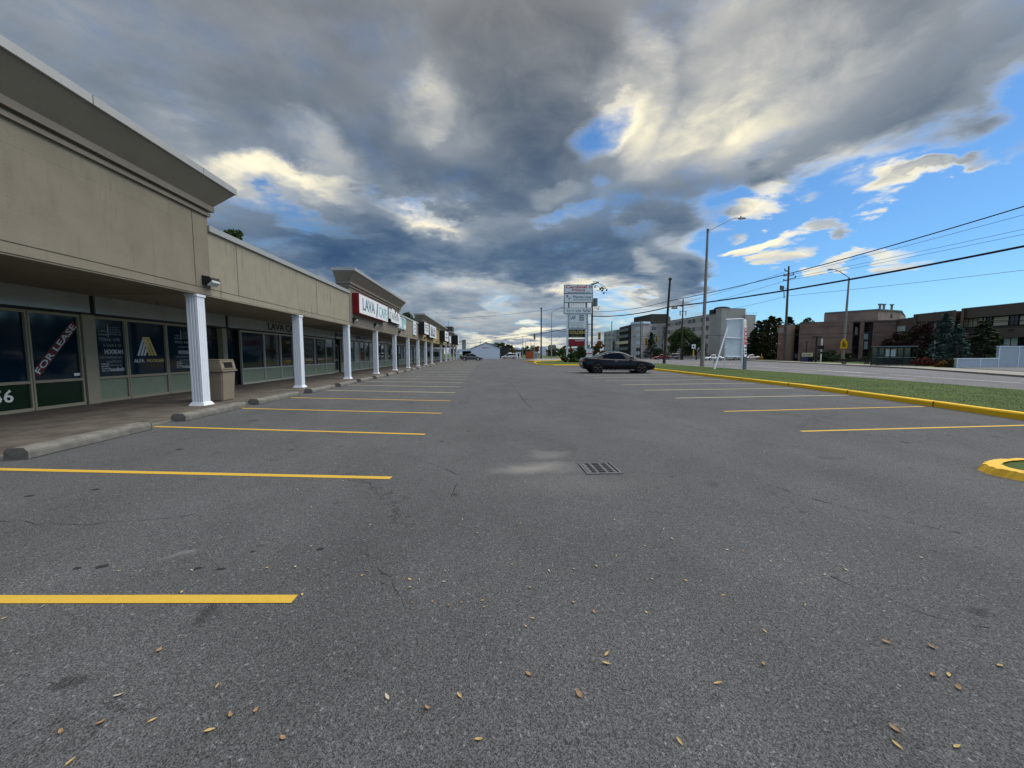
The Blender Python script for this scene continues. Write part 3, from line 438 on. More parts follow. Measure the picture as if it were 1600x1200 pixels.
# traffic islands
def island(name, pts, h, kerb_m, top_m, kw=0.2):
    if name == 'near_island':      # smooth, slightly lumpy outline
        rr = random.Random(8); q = []; m_ = len(pts)
        for i in range(m_):
            a, b, c, d = pts[i - 1], pts[i], pts[(i + 1) % m_], pts[(i + 2) % m_]
            for k in range(6): t = k / 6; q.append((2 * b + (c - a) * t + (2 * a - 5 * b + 4 * c - d) * t * t + (3 * b - a - 3 * c + d) * t ** 3) * .5 + Vector((rr.uniform(-.012, .012), rr.uniform(-.012, .012), 0)))
        pts = q
    n = len(pts); c = sum(pts, Vector()) / n; mb = MB(); out = []; inn = []; mid = []
    for p in pts:
        d = (c - p); dd = d.normalized(); out.append(p); mid.append(p + dd * (0.05 + random.uniform(0, .02)) + Vector((0, 0, h + random.uniform(-.008, .004)))); inn.append(p + dd * kw + Vector((0, 0, h - 0.005)))
    mb.add(out + mid + inn, [(i, (i + 1) % n, n + (i + 1) % n, n + i) for i in range(n)] + [(n + i, n + (i + 1) % n, 2 * n + (i + 1) % n, 2 * n + i) for i in range(n)])
    o = mb.build(name + '_kerb', kerb_m); o['kind'] = 'structure'
    mb = MB(); mb.add([p - Vector((0, 0, 0.02)) for p in inn], [list(range(n))]); o = mb.build(name + '_top', top_m); o['kind'] = 'structure'
island('near_island', [Vector(p) + Vector((0.05, -0.18, 0)) for p in ((6.42, 4.62, 0), (6.45, 4.4, 0), (6.62, 4.22, 0), (6.95, 4.07, 0), (8.0, 3.85, 0), (11.5, 3.3, 0), (14, 3.1, 0), (14.0, 4.4, 0), (11.5, 4.62, 0), (8.6, 4.93, 0), (7.3, 5.02, 0), (6.8, 4.95, 0), (6.52, 4.8, 0))], 0.095, 'ykerb_worn', 'grassbase', 0.26)
island('sign_island', [Vector(p) for p in ((7.2, 55.5, 0), (7.6, 53.2, 0), (9, 51.5, 0), (17.5, 50.5, 0), (18.2, 58, 0), (26, 92, 0), (21, 92, 0), (12, 78, 0), (8, 66, 0))], 0.16, 'ykerb', 'grassbase', 0.3)
island('far_island', [Vector(p) for p in ((7.6, 74, 0), (9, 72, 0), (13, 74, 0), (21, 100, 0), (14, 100, 0))], 0.3, 'ykerb', 'walk2', 0.3)

# ------------------------------------------------------------------ strip mall
FX = -8.45; GX = -12.2; Y0 = -10.0; Y1 = 112.0
mall = thing('strip_mall_building', 'long low tan stucco strip mall with white columns along the left of the lot', 'building', (GX, 12, 0))
def part(mb, name, m, parent=None, **k): return mb.build(name, m, parent or mall, world=True, **k)
talls = [(Y0, 12.62), (24.75, 38.6), (51.0, 79.0), (91.0, 99.0), (105.0, 112.0)]
lows = [(12.62, 24.75), (38.6, 51.0), (79.0, 91.0), (99.0, 105.0)]
ST = ['stucco', 'stucco3', 'ochre', 'stucco3', 'stucco3']
def joints(y0, y1, z0, z1, X, ys):
    mb = MB(); mb.box(X, X + 0.006, y0, y1, 3.53, 3.545)
    for y in ys: mb.box(X, X + 0.006, y, y + 0.018, 3.545, z1)
    return mb
for i, (a, b) in enumerate(talls):
    TX = FX - 0.75
    mb = MB(); mb.box(GX - 0.5, FX, a, b, 3.34, 5.27); mb.box(TX, FX + 0.002, a, b, 5.27, 5.70); part(mb, 'fascia_wall', ST[i])
    mb = MB()   # two-step frieze and flared cornice, returned round both ends
    mb.box(TX, FX + 0.07, a - 0.07, b + 0.07, 5.70, 5.80); mb.box(TX, FX + 0.03, a - 0.03, b + 0.03, 5.80, 5.86); mb.box(TX, FX + 0.14, a - 0.14, b + 0.14, 5.86, 6.02)
    mb.frust(TX, FX + 0.12, a - 0.12, b + 0.12, 6.02, 6.56, 0, -0.42, dx2=-0.42, dy2=-0.42); part(mb, 'cornice', 'stucco3')
    mb = MB(); mb.box(TX - 0.1, FX + 0.575, a - 0.575, b + 0.575, 6.56, 6.75)
    part(mb, 'coping', 'cap', bevel=0.008)
    y = a + .4
    while y < b: mb = MB(); mb.box(FX + 0.575, FX + 0.578, y, y + 0.012, 6.565, 6.745); part(mb, 'coping_seam', 'joint'); y += 3.05
    part(joints(a, b, 3.34, 5.70, FX, [b - 0.62] if i == 0 else [b - 0.6, (a + b) / 2]), 'panel_joint', 'joint')
for i, (a, b) in enumerate(lows):
    mb = MB(); mb.box(GX - 0.5, FX - 0.02, a, b, 3.34, 5.27); part(mb, 'fascia_wall', 'stucco2' if i == 0 else 'stucco')
    mb = MB(); mb.box(GX - 0.6, FX + 0.06, a, b, 5.27, 5.45); part(mb, 'coping', 'cap', bevel=0.006)
    part(joints(a, b, 3.34, 5.27, FX - 0.02, [a + 1.35, b - 4.6] if i == 0 else [(a + b) / 2]), 'panel_joint', 'joint')
mb = MB(); mb.box(GX - 0.5, FX - 0.28, Y0, Y1, 3.46, 3.50)
part(mb, 'soffit', 'soffit')
mb = MB(); mb.box(FX - 0.285, FX - 0.02, Y0, Y1, 3.30, 3.345); part(mb, 'soffit_edge_board', 'stucco')
mb = MB()
mb.box(GX - 16, GX - 0.42, Y0, Y1, 0, 5.2); part(mb, 'rear_block', 'stucco3')
# columns: fluted shaft > base block and cap
ys = [12.15 + 6.18 * k for k in (-3, -2, -1, 0, 1, 2, 3, 4, 5, 6, 7, 8)] + [64.6 + 9.2, 64.6 + 18.5, 64.6 + 28, 64.6 + 37.5, 111.4]
for k, y in enumerate(ys):
    X = -8.60; w = 0.155; mb = MB(); poly = []; near = y < 45; nf = 4
    def side(sx, sy, ex, ey):
        p0, p1 = Vector((sx, sy)), Vector((ex, ey)); d = (p1 - p0); nn = Vector((d.y, -d.x)).normalized(); out = []
        for i in range(nf):
            for t, dep in ((0.0, 0), (0.5, 0), (0.58, -0.012), (0.92, -0.012)): out.append(p0 + d * ((i + t) / nf) * 1.0 + nn * dep)
        return out
    cs = [(-w, -w), (w, -w), (w, w), (-w, w)]
    for a in range(4):
        p, q = cs[a], cs[(a + 1) % 4]; poly += side(*p, *q) if near else [Vector(p)]
    mb.prism([(X + p.x, y + p.y) for p in poly], 0.10, 3.24, 'Z'); col = part(mb, 'column', 'white_col')
    mb = MB(); mb.frust(X - 0.225, X + 0.225, y - 0.225, y + 0.225, 0.014, 0.105, 0.05, 0.05); mb.build('base', 'white_col', col, world=True)
    mb = MB(); mb.box(X - 0.18, X + 0.18, y - 0.18, y + 0.18, 3.235, 3.30); mb.build('capital', 'white_col', col, world=True)
# shopfront: window bays
def window(y0, y1, glass='glass_dark', fr='frame', spandrel='green_panel', mid=0.80, top=2.72, letters=None):
    mb = MB(); t = 0.045
    for (a, b, c, d) in ((y0, y0 + t, 0.02, top), (y1 - t, y1, 0.02, top)): mb.box(GX - 0.05, GX + 0.05, a, b, c, d)
    for z in (0.075, mid, top - 0.03): mb.box(GX - 0.05, GX + (0.06 if z < 1 else 0.05) - 0.002, y0 + t, y1 - t, z - 0.045 if z > 0.2 else 0.02, z + 0.03)
    w = part(mb, 'shop_window', fr)
    mb = MB(); mb.box(GX - 0.03, GX - 0.015, y0 + t, y1 - t, mid + 0.03, top - 0.075); mb.build('pane', glass, w, world=True)
    mb = MB(); mb.box(GX - 0.03, GX + 0.0, y0 + t, y1 - t, 0.105, mid - 0.045); mb.build('spandrel', spandrel, w, world=True)
    return w
def door(y0, y1, glass='glass_dark', fr='frame', post=None):
    mb = MB(); t = 0.07
    mb.box(GX - 0.25, GX - 0.17, y0, y0 + t, 0.015, 2.30); mb.box(GX - 0.25, GX - 0.17, y1 - t, y1, 0.015, 2.30)
    for z0, z1 in ((0.015, 0.22), (2.2, 2.3), (1.0, 1.08)): mb.box(GX - 0.247, GX - 0.173, y0 + t, y1 - t, z0, z1)
    d = part(mb, 'door', fr)
    mb = MB(); mb.box(GX - 0.22, GX - 0.205, y0 + t, y1 - t, 0.22, 2.2); mb.build('pane', glass, d, world=True)
    mb = MB(); mb.tube([(GX - 0.16, y0 + 0.1, 0.95), (GX - 0.10, y0 + 0.1, 0.98), (GX - 0.10, y0 + 0.1, 1.25), (GX - 0.16, y0 + 0.1, 1.28)], 0.014); mb.build('handle', 'galv', d, world=True)
    mb = MB(); mb.box(GX - 0.22, GX - 0.2, y0, y1, 2.3, 2.70); mb.build('transom', 'glass_dark', d, world=True)
    return d
Wn = {}
y = Y0
while y < 9.6: window(y, y + 1.3, 'glass_blue', 'frame', 'dgreen_panel'); y += 1.34
Wn['num'] = window(9.73, 11.12, 'glass_blue', 'frame', 'dgreen_panel'); Wn['lease'] = window(11.14, 12.46, 'glass_blue', 'frame', 'dgreen_panel')
mb = MB(); mb.box(GX - 0.1, GX + 0.09, 12.50, 12.87, 0.015, 2.74); part(mb, 'pilaster', 'frame')
Wn['h1'] = window(12.88, 13.93, 'glass_blue'); Wn['alfa'] = window(13.95, 15.57, 'glass_blue'); Wn['h2'] = window(15.59, 17.25, 'glass_blue')
door(17.3, 18.7, 'glass_blue', 'blackm'); mb = MB(); mb.box(GX - 0.2, GX + 0.05, 18.72, 19.02, 0.015, 2.74); part(mb, 'pilaster', 'frame'); door(19.03, 20.02, 'glass_blue', 'blackm')
window(20.05, 22.05, 'glass_blue', 'wframe'); window(22.07, 23.75, 'glass_dark', 'wframe'); window(23.77, 25.2, 'glass_dark', 'wframe'); window(25.22, 26.6, 'glass_dark', 'wframe')
window(26.62, 28.3, 'glass_dark', 'wframe'); window(28.32, 30.2, 'glass_dark', 'wframe'); window(30.22, 31.75, 'glass_dark', 'wframe'); door(31.8, 33.2, 'glass_dark', 'frame')
y = 33.25; k = 0; rr = random.Random(4)
while y < 66:
    if k % 7 == 6: door(y, y + 1.1, 'glass_dark', 'frame'); y += 1.13
    else:
        w_ = rr.choice((1.45, 1.6, 1.9)); window(y, y + w_, 'glass_pale' if rr.random() < 0.28 else 'glass_dark', 'wframe'); y += w_ + 0.02
    k += 1
while y < Y1 - 2: window(y, y + 3.4, 'glass_pale' if rr.random() < 0.3 else 'glass_dark', 'wframe'); y += 3.44
# sign band above the windows
def band(y0, y1, z0=2.80, z1=3.44, m='panel_grey'):
    mb = MB(); mb.box(GX - 0.02, GX + 0.10, y0, y1, z0, z1); return part(mb, 'sign_band_panel', m)
mb = MB(); mb.box(GX - 0.15, GX + 0.04, Y0, Y1, 2.72, 3.46); part(mb, 'header_beam', 'blackm')
mb = MB()
yb = [(Y0, 4.0), (4.06, 8.5), (8.55, 12.74), (12.92, 18.9), (19.12, 25.3), (25.35, 28.8), (28.84, 31.9)] + [(32.1 + 5.2 * j, 37.22 + 5.2 * j) for j in range(15)]
Bn = [band(a, b) for a, b in yb]
mb = MB(); put_text(mb, 'LAVA CAFE', (GX + 0.101, 24.15, 3.09), (0, 1, 0), (0, 0, 1), w=3.5, h=0.40); mb.build('lettering', 'blackm', Bn[4], world=True)
mb = MB(); rq = random.Random(9)
for a in (33.5, 38.5, 43.4): scrawl(mb, (GX + 0.101, a, 3.1), (0, 1, 0), (0, 0, 1), 3.4, 0.4, 1, 0, rq)
mb.build('lettering', 'navy', Bn[7], world=True)
# window lettering
mb = MB(); put_text(mb, '1556', (GX + 0.002, 10.3, 0.47), (0, 1, 0), (0, 0, 1), h=0.33); mb.build('lettering', 'whitet', Wn['num'], world=True)
mb = MB(); Tl = frame((GX - 0.012, 11.82, 1.72), Vector((0, 1.12, 1.45)), Vector((0, -1.45, 1.12))); mb.box(-0.93, 0.93, -0.115, 0.115, 0, 0.004, 0, Tl)
put_text(mb, 'FOR LEASE', Tl @ Vector((0, 0, 0.005)), Vector((0, 1.12, 1.45)), Vector((0, -1.45, 1.12)), w=1.72, h=0.16, mi=1, depth=0.003); mb.build('lease_banner', ['lease', 'palegrey'], Wn['lease'], world=True)
mb = MB(); mb.box(GX - 0.014, GX - 0.01, 12.24, 12.40, 0.90, 0.98); mb.build('sticker', 'whitet', Wn['lease'], world=True)
mb = MB()      # slanted stripes of the logo: blue-grey half and gold half
for x0, x1, mi in ((-0.40, -0.13, 0), (-0.27, -0.02, 0), (-0.15, 0.05, 0)):
    T = frame((GX - 0.012, 14.76, 1.82), (0, 1, 0), (0, 0, 1)); mb.prism([(x0, -0.33), (x0 + 0.085, -0.33), (x1 + 0.085, 0.33 - (0.15 if x0 > -0.2 else 0)), (x1, 0.33 - (0.15 if x0 > -0.2 else 0))], 0, 0.004, 'Z', mi, T)
for x0, x1 in ((0.40, 0.13), (0.27, 0.02), (0.15, -0.08)):
    T = frame((GX - 0.0115, 14.76, 1.82), (0, 1, 0), (0, 0, 1)); mb.prism([(x0 - 0.085, -0.33), (x0, -0.33), (x1, 0.33), (x1 - 0.085, 0.33)], 0.001, 0.005, 'Z', 1, T)
put_text(mb, 'ALFA', (GX - 0.012, 14.42, 1.31), (0, 1, 0), (0, 0, 1), w=0.40, h=0.12, mi=0, depth=0.004); put_text(mb, 'HOOKAHS', (GX - 0.012, 15.1, 1.31), (0, 1, 0), (0, 0, 1), w=0.72, h=0.12, mi=1, depth=0.004)
mb.build('lettering', ['palegrey', 'gold'], Wn['alfa'], world=True)
for key, yc in (('h1', 13.42), ('h2', 16.4)):
    mb = MB(); rq = random.Random(21); a = (0, 1, 0); b = (0, 0, 1); X = GX - 0.012
    put_text(mb, 'HOOKAH', (X, yc + 0.10, 1.62), a, b, w=0.62, h=0.15, mi=0, depth=0.004); put_text(mb, 'hookah', (X, yc + 0.16, 1.05), a, b, w=0.50, h=0.13, mi=0, depth=0.004)
    scrawl(mb, (X, yc + 0.08, 1.83), a, b, 0.62, 0.12, 1, 1, rq, 0.004); scrawl(mb, (X, yc, 2.02), a, b, 0.78, 0.16, 1, 1, rq, 0.004); scrawl(mb, (X, yc + 0.17, 2.30), a, b, 0.42, 0.30, 4, 1, rq, 0.004); scrawl(mb, (X, yc - 0.22, 2.22), a, b, 0.30, 0.2, 2, 1, rq, 0.004)
    scrawl(mb, (X, yc, 1.44), a, b, 0.78, 0.10, 1, 1, rq, 0.004); scrawl(mb, (X, yc + 0.1, 1.30), a, b, 0.6, 0.12, 1, 1, rq, 0.004); scrawl(mb, (X, yc - 0.22, 1.12), a, b, 0.26, 0.3, 4, 0, rq, 0.004); scrawl(mb, (X, yc + 0.16, 1.18), a, b, 0.46, 0.08, 1, 1, rq, 0.004)
    mb.box(X, X + 0.004, yc - 0.06, yc - 0.045, 2.1, 2.5, 0); mb.build('lettering', ['palegrey', 'dimt'], Wn[key], world=True)
mb = MB(); mb.tube([(GX + 0.9, 13.2, 3.44), (GX + 0.9, 17.0, 3.44)], 0.012); mb.tube([(GX + 0.9, 14.2, 3.44), (GX + 0.9, 14.2, 3.25), (GX + 0.95, 14.2, 3.22)], 0.01); mb.box(GX + 0.3, GX + 1.5, 9.0, 9.02, 3.40, 3.46); part(mb, 'soffit_conduit', 'blackm')

# wall pack lights
def wall_light(y, z, X, label, s=1.0):
    t = thing('wall_light', label, 'wall light', (X, y, z), 0, 'lights along the strip mall fascia')
    mb = MB(); mb.prism([(0, -0.10 * s), (0, 0.14 * s), (0.22 * s, 0.10 * s), (0.26 * s, 0.02 * s), (0.10 * s, -0.12 * s)], -0.20 * s, 0.20 * s, 'Y'); mb.build('housing', 'blackm', t, bevel=0.012)
    mb = MB(); mb.prism([(0.115 * s, -0.128 * s), (0.272 * s, 0.015 * s), (0.285 * s, -0.05 * s), (0.15 * s, -0.15 * s)], -0.17 * s, 0.17 * s, 'Y'); mb.build('lens', 'lens', t)
wall_light(12.45, 3.74, FX + 0.0, 'black wedge wall light with frosted lens above the nearest white column', 1.0)
wall_light(25.35, 3.72, FX, 'small dark floodlight under the red end of the cafe sign', 0.9)
wall_light(30.0, 3.74, FX, 'pair of pale security floodlights under the middle of the cafe sign', 0.8)
wall_light(38.1, 3.66, FX, 'small black wall light under the blue sign at the end of the second parapet', 0.9)
wall_light(53.5, 3.7, FX, 'small black wall light just left of the navy and white square sign', 0.9)
wall_light(66.5, 3.7, FX, 'small black wall light between the navy square sign and the next white sign', 0.9)

# fascia signs
def sign_box(name, label, y0, y1, z0, z1, th, facem, sidem, X=FX, grp='shop signs along the fascia'):
    t = thing(name, label, 'shop sign', (X, (y0 + y1) / 2, z0), 0, grp)
    mb = MB(); mb.box(X, X + th, y0, y1, z0, z1); mb.build('cabinet', sidem, t, world=True, bevel=0.01)
    mb = MB(); mb.box(X + th, X + th + 0.012, y0 + 0.04, y1 - 0.04, z0 + 0.04, z1 - 0.04); mb.build('face', facem, t, world=True)
    return t
t = sign_box('shop_sign', 'long white LAVA CAFE sign box with dark red ends', 25.25, 32.4, 4.12, 5.40, 0.42, 'white', 'red')
mb = MB(); X = FX + 0.433
put_text(mb, 'LAVA', (X, 27.3, 4.80), (0, 1, 0), (0, 0, 1), w=2.7, h=0.78, mi=0); put_text(mb, 'CAFE', (X, 30.9, 4.72), (0, 1, 0), (0, 0, 1), w=2.3, h=0.78, mi=1); mb.prism([(29.0, 4.25), (29.25, 4.25), (29.6, 5.25), (29.35, 5.25)], X, X + 0.01, 'X', 0); mb.build('lettering', ['bluegrey', 'cyan'], t, world=True)
t = thing('shop_sign', 'white cut-out sign in overlapping letter shapes with black sides', 'shop sign', (FX, 35.2, 4.2), 0, 'shop signs along the fascia')
mb = MB(); pts = [(33.1, 4.55), (33.9, 4.5), (33.95, 4.3), (37.5, 4.28), (37.5, 5.2), (36.9, 5.35), (36.5, 5.15), (36.1, 5.42), (35.6, 5.15), (35.2, 5.45), (34.3, 5.5), (34.0, 5.25), (33.6, 5.42), (33.1, 5.35)]
mb.prism(pts, FX, FX + 0.3, 'X'); mb.build('cabinet', 'blackm', t, world=True); c = Vector((35.3, 4.85))
mb = MB(); mb.prism([tuple(c + (Vector(p) - c) * 0.97) for p in pts], FX + 0.3, FX + 0.315, 'X'); mb.build('face', 'white', t, world=True)
mb = MB(); scrawl(mb, (FX + 0.316, 35.3, 4.85), (0, 1, 0), (0, 0, 1), 3.9, 0.95, 1, 0, random.Random(5)); mb.build('lettering', 'greyt', t, world=True)
t = sign_box('shop_sign', 'pale blue printed square sign at the far end of the second parapet', 37.7, 41.0, 4.0, 5.15, 0.12, 'cyan', 'white')
mb = MB(); mb.box(FX + 0.134, FX + 0.14, 37.9, 38.9, 4.2, 4.9); mb.box(FX + 0.134, FX + 0.14, 39.9, 40.8, 4.1, 4.5); mb.build('print', 'white', t, world=True)
t = sign_box('shop_sign', 'narrow white sign with faint blue print on the second low fascia', 45.2, 47.0, 3.75, 5.3, 0.1, 'white', 'white'); mb = MB(); scrawl(mb, (FX + 0.113, 46.1, 4.5), (0, 1, 0), (0, 0, 1), 1.2, 1.2, 3, 0, random.Random(6)); mb.build('lettering', 'cyan', t, world=True)
t = sign_box('shop_sign', 'white boxed sign with thick black side next to the third parapet', 49.0, 52.6, 4.05, 5.55, 0.75, 'white', 'blackm'); mb = MB(); scrawl(mb, (FX + 0.763, 50.8, 4.9), (0, 1, 0), (0, 0, 1), 2.6, 1.0, 3, 0, random.Random(7)); mb.build('lettering', 'greyt', t, world=True)
t = sign_box('shop_sign', 'square white sign with navy script on the ochre parapet', 55.2, 62.3, 3.9, 5.75, 0.5, 'white', 'blackm')
mb = MB(); scrawl(mb, (FX + 0.513, 59, 5.05), (0, 1, 0), (0, 0, 1), 5.6, 0.95, 1, 0, random.Random(8), fill=0.95); scrawl(mb, (FX + 0.513, 58.5, 4.35), (0, 1, 0), (0, 0, 1), 5.0, 0.5, 1, 0, random.Random(9), fill=0.8); mb.build('lettering', 'navy', t, world=True)
t = sign_box('shop_sign', 'tall white sign with black side at the far end of the ochre parapet', 70.5, 76.8, 3.9, 5.75, 1.0, 'white', 'blackm'); mb = MB(); scrawl(mb, (FX + 1.013, 73.6, 4.9), (0, 1, 0), (0, 0, 1), 4.2, 1.2, 2, 0, random.Random(10)); mb.build('lettering', 'greyt', t, world=True)
sign_box('shop_sign', 'small white sign on the third low fascia beyond the ochre parapet', 84.0, 87.5, 3.9, 5.5, 0.5, 'white', 'blackm')
sign_box('shop_sign', 'white sign with wide black side on the fourth small parapet', 94.5, 98.5, 3.9, 6.0, 1.6, 'white', 'blackm')
sign_box('shop_sign', 'farthest white sign before the end of the strip mall', 103, 106.0, 3.9, 5.6, 1.0, 'white', 'stucco3')
# roof plant and mast at the far end
t = thing('rooftop_unit', 'dark boxy air unit with a mast on the far end of the mall roof', 'rooftop unit', (-10.4, 108, 6.75)); mb = MB(); mb.box(-1.6, 1.3, -2, 2, 0, 2.2); mb.build('casing', 'dark_clad', t, bevel=0.05); mb = MB(); mb.tube([(0, 0, 2.2), (0, 0, 3.9)], 0.06); mb.build('mast', 'galv', t)

# wheel stops
def stop_mesh(L_, t):
    mb = MB(); mb.prism([(-0.15, 0), (-0.15, 0.11), (-0.10, 0.165), (0.10, 0.165), (0.15, 0.11), (0.15, 0)], 0, L_, 'Y'); o = mb.build('wheel_stop', 'concrete', None, bevel=0.012); return o
ylist = [(6.0, 2.25, -6.88), (9.25, 2.35, -7.08), (12.15, 2.55, -7.1)] + [(15.6 + 2.98 * i, 2.3, -7.02) for i in range(28)]
stop0 = None
for i, (y, L_, X) in enumerate(ylist):
    if i < 4: o = stop_mesh(L_, 0); stop0 = o
    else: o = stop0.copy(); COL.objects.link(o)
    o.location = (X, y, 0.002); o.rotation_euler = (0, 0, R(random.uniform(-1.2, 1.2)) + (R(2) if i == 0 else 0))
    if i < 3: tag(o, ('long pale concrete wheel stop nearest the camera at the left edge', 'concrete wheel stop in front of the nearest white column and the bin', 'third concrete wheel stop, just beyond the trash bin')[i], 'wheel stop', 'concrete wheel stops along the shop pavement')
    else:
        q_ = (y + 1.1 - 12.15) / 6.18; c_ = int(round(q_)); W_ = 'first second third fourth fifth sixth seventh eighth ninth'.split()
        tag(o, 'concrete wheel stop ' + (('just short of the %s white column' if q_ < c_ else 'just past the %s white column') % W_[c_] if c_ < 9 else 'at the far end of the row'), 'wheel stop', 'concrete wheel stops along the shop pavement')

# trash bin
tb = thing('trash_bin', 'square taupe plastic trash bin beside the nearest white column', 'trash bin', (-8.86, 13.28, 0.016), R(3))
tb.scale = (1.06, 1.06, 1.03)
mb = MB(); mb.frust(-0.30, 0.30, -0.30, 0.30, 0, 0.93, -0.045, -0.045); mb.build('body', 'bin', tb, bevel=0.03)
mb = MB(); mb.box(-0.385, 0.385, -0.385, 0.385, 0.93, 0.985); mb.frust(-0.36, 0.36, -0.36, 0.36, 0.985, 1.28, 0.055, 0.0, dx2=0.055, dy2=0.0); mb.box(-0.30, 0.30, -0.355, 0.355, 1.28, 1.315); lid = mb.build('lid', 'bin', tb, bevel=0.012)
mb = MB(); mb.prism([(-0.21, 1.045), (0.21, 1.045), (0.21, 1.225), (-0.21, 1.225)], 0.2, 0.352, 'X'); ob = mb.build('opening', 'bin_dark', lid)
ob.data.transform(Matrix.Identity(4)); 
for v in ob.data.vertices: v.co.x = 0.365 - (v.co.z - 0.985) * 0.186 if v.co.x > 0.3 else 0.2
mb = MB(); mb.prism([(-0.27, 1.01), (0.27, 1.01), (0.27, 1.045), (-0.27, 1.045)], 0.3, 0.372, 'X'); mb.prism([(-0.27, 1.225), (0.27, 1.225), (0.27, 1.262), (-0.27, 1.262)], 0.3, 0.338, 'X'); mb.build('rim', 'bin', lid)

# storm drain grate
dg_ = thing('drain_grate', 'rectangular iron storm drain grate set in the asphalt', 'drain', (1.52, 5.03, 0), R(0))
mb = MB(); x0, x1, y0, y1 = -0.235, 0.235, -0.26, 0.26; sk = -0.0
for (a, b, c, d) in ((x0, x1, y0, y0 + 0.03), (x0, x1, y1 - 0.03, y1), (x0, x0 + 0.03, y0 + 0.03, y1 - 0.03), (x1 - 0.03, x1, y0 + 0.03, y1 - 0.03)): mb.box(a, b, c, d, 0.0, 0.012)
mb.build('frame', 'iron', dg_)
mb = MB()
for x in (x0 + 0.055, -0.075, 0.055, x1 - 0.075): mb.box(x - 0.018, x + 0.018, y0 + 0.035, y1 - 0.035, 0.0, 0.010)
mb.box(x0 + 0.037, x0 + 0.085, y0 + 0.035, y1 - 0.035, 0, 0.0102)
for i in range(6): yy = y0 + 0.05 + i * 0.082; mb.box(x0 + 0.05, x1 - 0.04, yy - 0.008, yy + 0.008, 0.0, 0.009)
mb.build('grate', 'iron', dg_)
mb = MB(); mb.box(x0 + 0.03, x1 - 0.03, y0 + 0.03, y1 - 0.03, 0.001, 0.005); mb.build('pit', 'bin_dark', dg_)

# ------------------------------------------------------------------ far side of the road: buildings
def P(u, d):
    p = at(u, 553, d); p.z = 0; return p
def on_wall(u, v, a, b):
    d = ray(u, v); o = Vector((0, 0, EYE)); t = (b - a); n = Vector((-t.y, t.x, 0)); k = (a - o).dot(n) / d.dot(n); q = o + d * k
    return (Vector((q.x, q.y, 0)) - a).dot(t.normalized()), q.z
def away(a, b):
    t = (b - a).normalized(); n = Vector((-t.y, t.x, 0)); return n if n.dot((a + b) / 2) > 0 else -n
def block(mb, a, b, z0, z1, thick, mi=0, off=0.0):
    n = away(a, b); s_ = n
    if thick > 1.2: c_ = a if a.x > 6 else b; s_ = Vector((c_.x, c_.y, 0)).normalized(); s_ = s_ / max(s_.dot(n), .3)
    q = [a - n * off, b - n * off, b + s_ * thick, a + s_ * thick]; return mb.prism([(p.x, p.y) for p in q], z0, z1, 'Z', mi)
def rect(mb, a, b, u0, v0, u1, v1, off=0.04, mi=0, inset=0.0, depth=None):
    """box on the wall a-b covering photo pixels u0..u1, v0..v1"""
    s0, _ = on_wall(u0, (v0 + v1) / 2, a, b); s1, _ = on_wall(u1, (v0 + v1) / 2, a, b); um = (u0 + u1) / 2; z1 = on_wall(um, v0, a, b)[1]; z0 = on_wall(um, v1, a, b)[1]
    return rect_m(mb, a, b, s0, s1, z0, z1, off, mi, inset)
def rect_m(mb, a, b, s0, s1, z0, z1, off=0.04, mi=0, inset=0.0):
    t = (b - a).normalized(); p = a + t * min(s0, s1); q = a + t * max(s0, s1); return block(mb, p, q, max(z0, 0.0), z1, inset, mi, off)
def window_px(par, a, b, u0, v0, u1, v1, glass='win', fr='grey_block', mull=1, rail=False):
    s0, _ = on_wall(u0, (v0 + v1) / 2, a, b); s1, _ = on_wall(u1, (v0 + v1) / 2, a, b); s0, s1 = min(s0, s1), max(s0, s1); um = (u0 + u1) / 2; z1 = on_wall(um, v0, a, b)[1]; z0 = on_wall(um, v1, a, b)[1]; f = 0.07
    mb = MB(); rect_m(mb, a, b, s0, s1, z0, z0 + f, 0.06); rect_m(mb, a, b, s0, s1, z1 - f, z1, 0.06)
    for k in range(mull + 2): c = s0 + (s1 - s0 - f) * k / (mull + 1); rect_m(mb, a, b, c, c + f, z0 + f, z1 - f, 0.055)
    if rail: rect_m(mb, a, b, s0 + f, s1 - f, z0 + (z1 - z0) * 0.4, z0 + (z1 - z0) * 0.4 + f, 0.05)
    w = mb.build('window', fr, par, world=True)
    mb = MB(); rect_m(mb, a, b, s0 + 0.01, s1 - 0.01, z0 + 0.02, z1 - 0.02, 0.025); mb.build('pane', glass, w, world=True); return w

# brick school-like building
bk = thing('brick_building', 'low dark brown brick building with a flat roof and a windowless main wall', 'building', P(1215, 82))
w0a, w0b = P(1214.5, 82), P(1226, 80.5); w1a, w1b = P(1227, 79.5), P(1240, 80.5); w2a, w2b = P(1247, 79.5), P(1330, 75.2); w3a, w3b = P(1361, 75.0), P(1397, 73.5)
mb = MB(); block(mb, w0a, w0b, 0, 7.55, 6); mb.build('end_wall', 'brick', bk, world=True)
mb = MB(); block(mb, w1a, w1b, 0, 7.5, 5); mb.build('stair_tower', 'brick_tan', bk, world=True)
mb = MB(); block(mb, P(1236, 82.5), P(1249, 82.5), 0, 7.3, 6); block(mb, P(1326, 77), P(1362, 76), 0, 7.9, 8); mb.build('recess_wall', 'brown', bk, world=True)
mb = MB(); block(mb, w2a, w2b, 0, 7.75, 20); mb.build('main_wall', 'brick', bk, world=True)
mb = MB(); block(mb, w3a, w3b, 0, 7.75, 20); block(mb, P(1341, 75.2), P(1347.5, 74.9), 0, 7.75, 3); mb.build('east_wall', 'brick', bk, world=True)
mb = MB()
for a, b in ((w2a, w2b), (w3a, w3b), (w0a, w0b)):
    L_ = (b - a).length
    for z in (2.35, 4.75, 6.95): rect_m(mb, a, b, 0, L_, z, z + 0.07, 0.03)
mb.build('course_band', 'brown', bk, world=True)
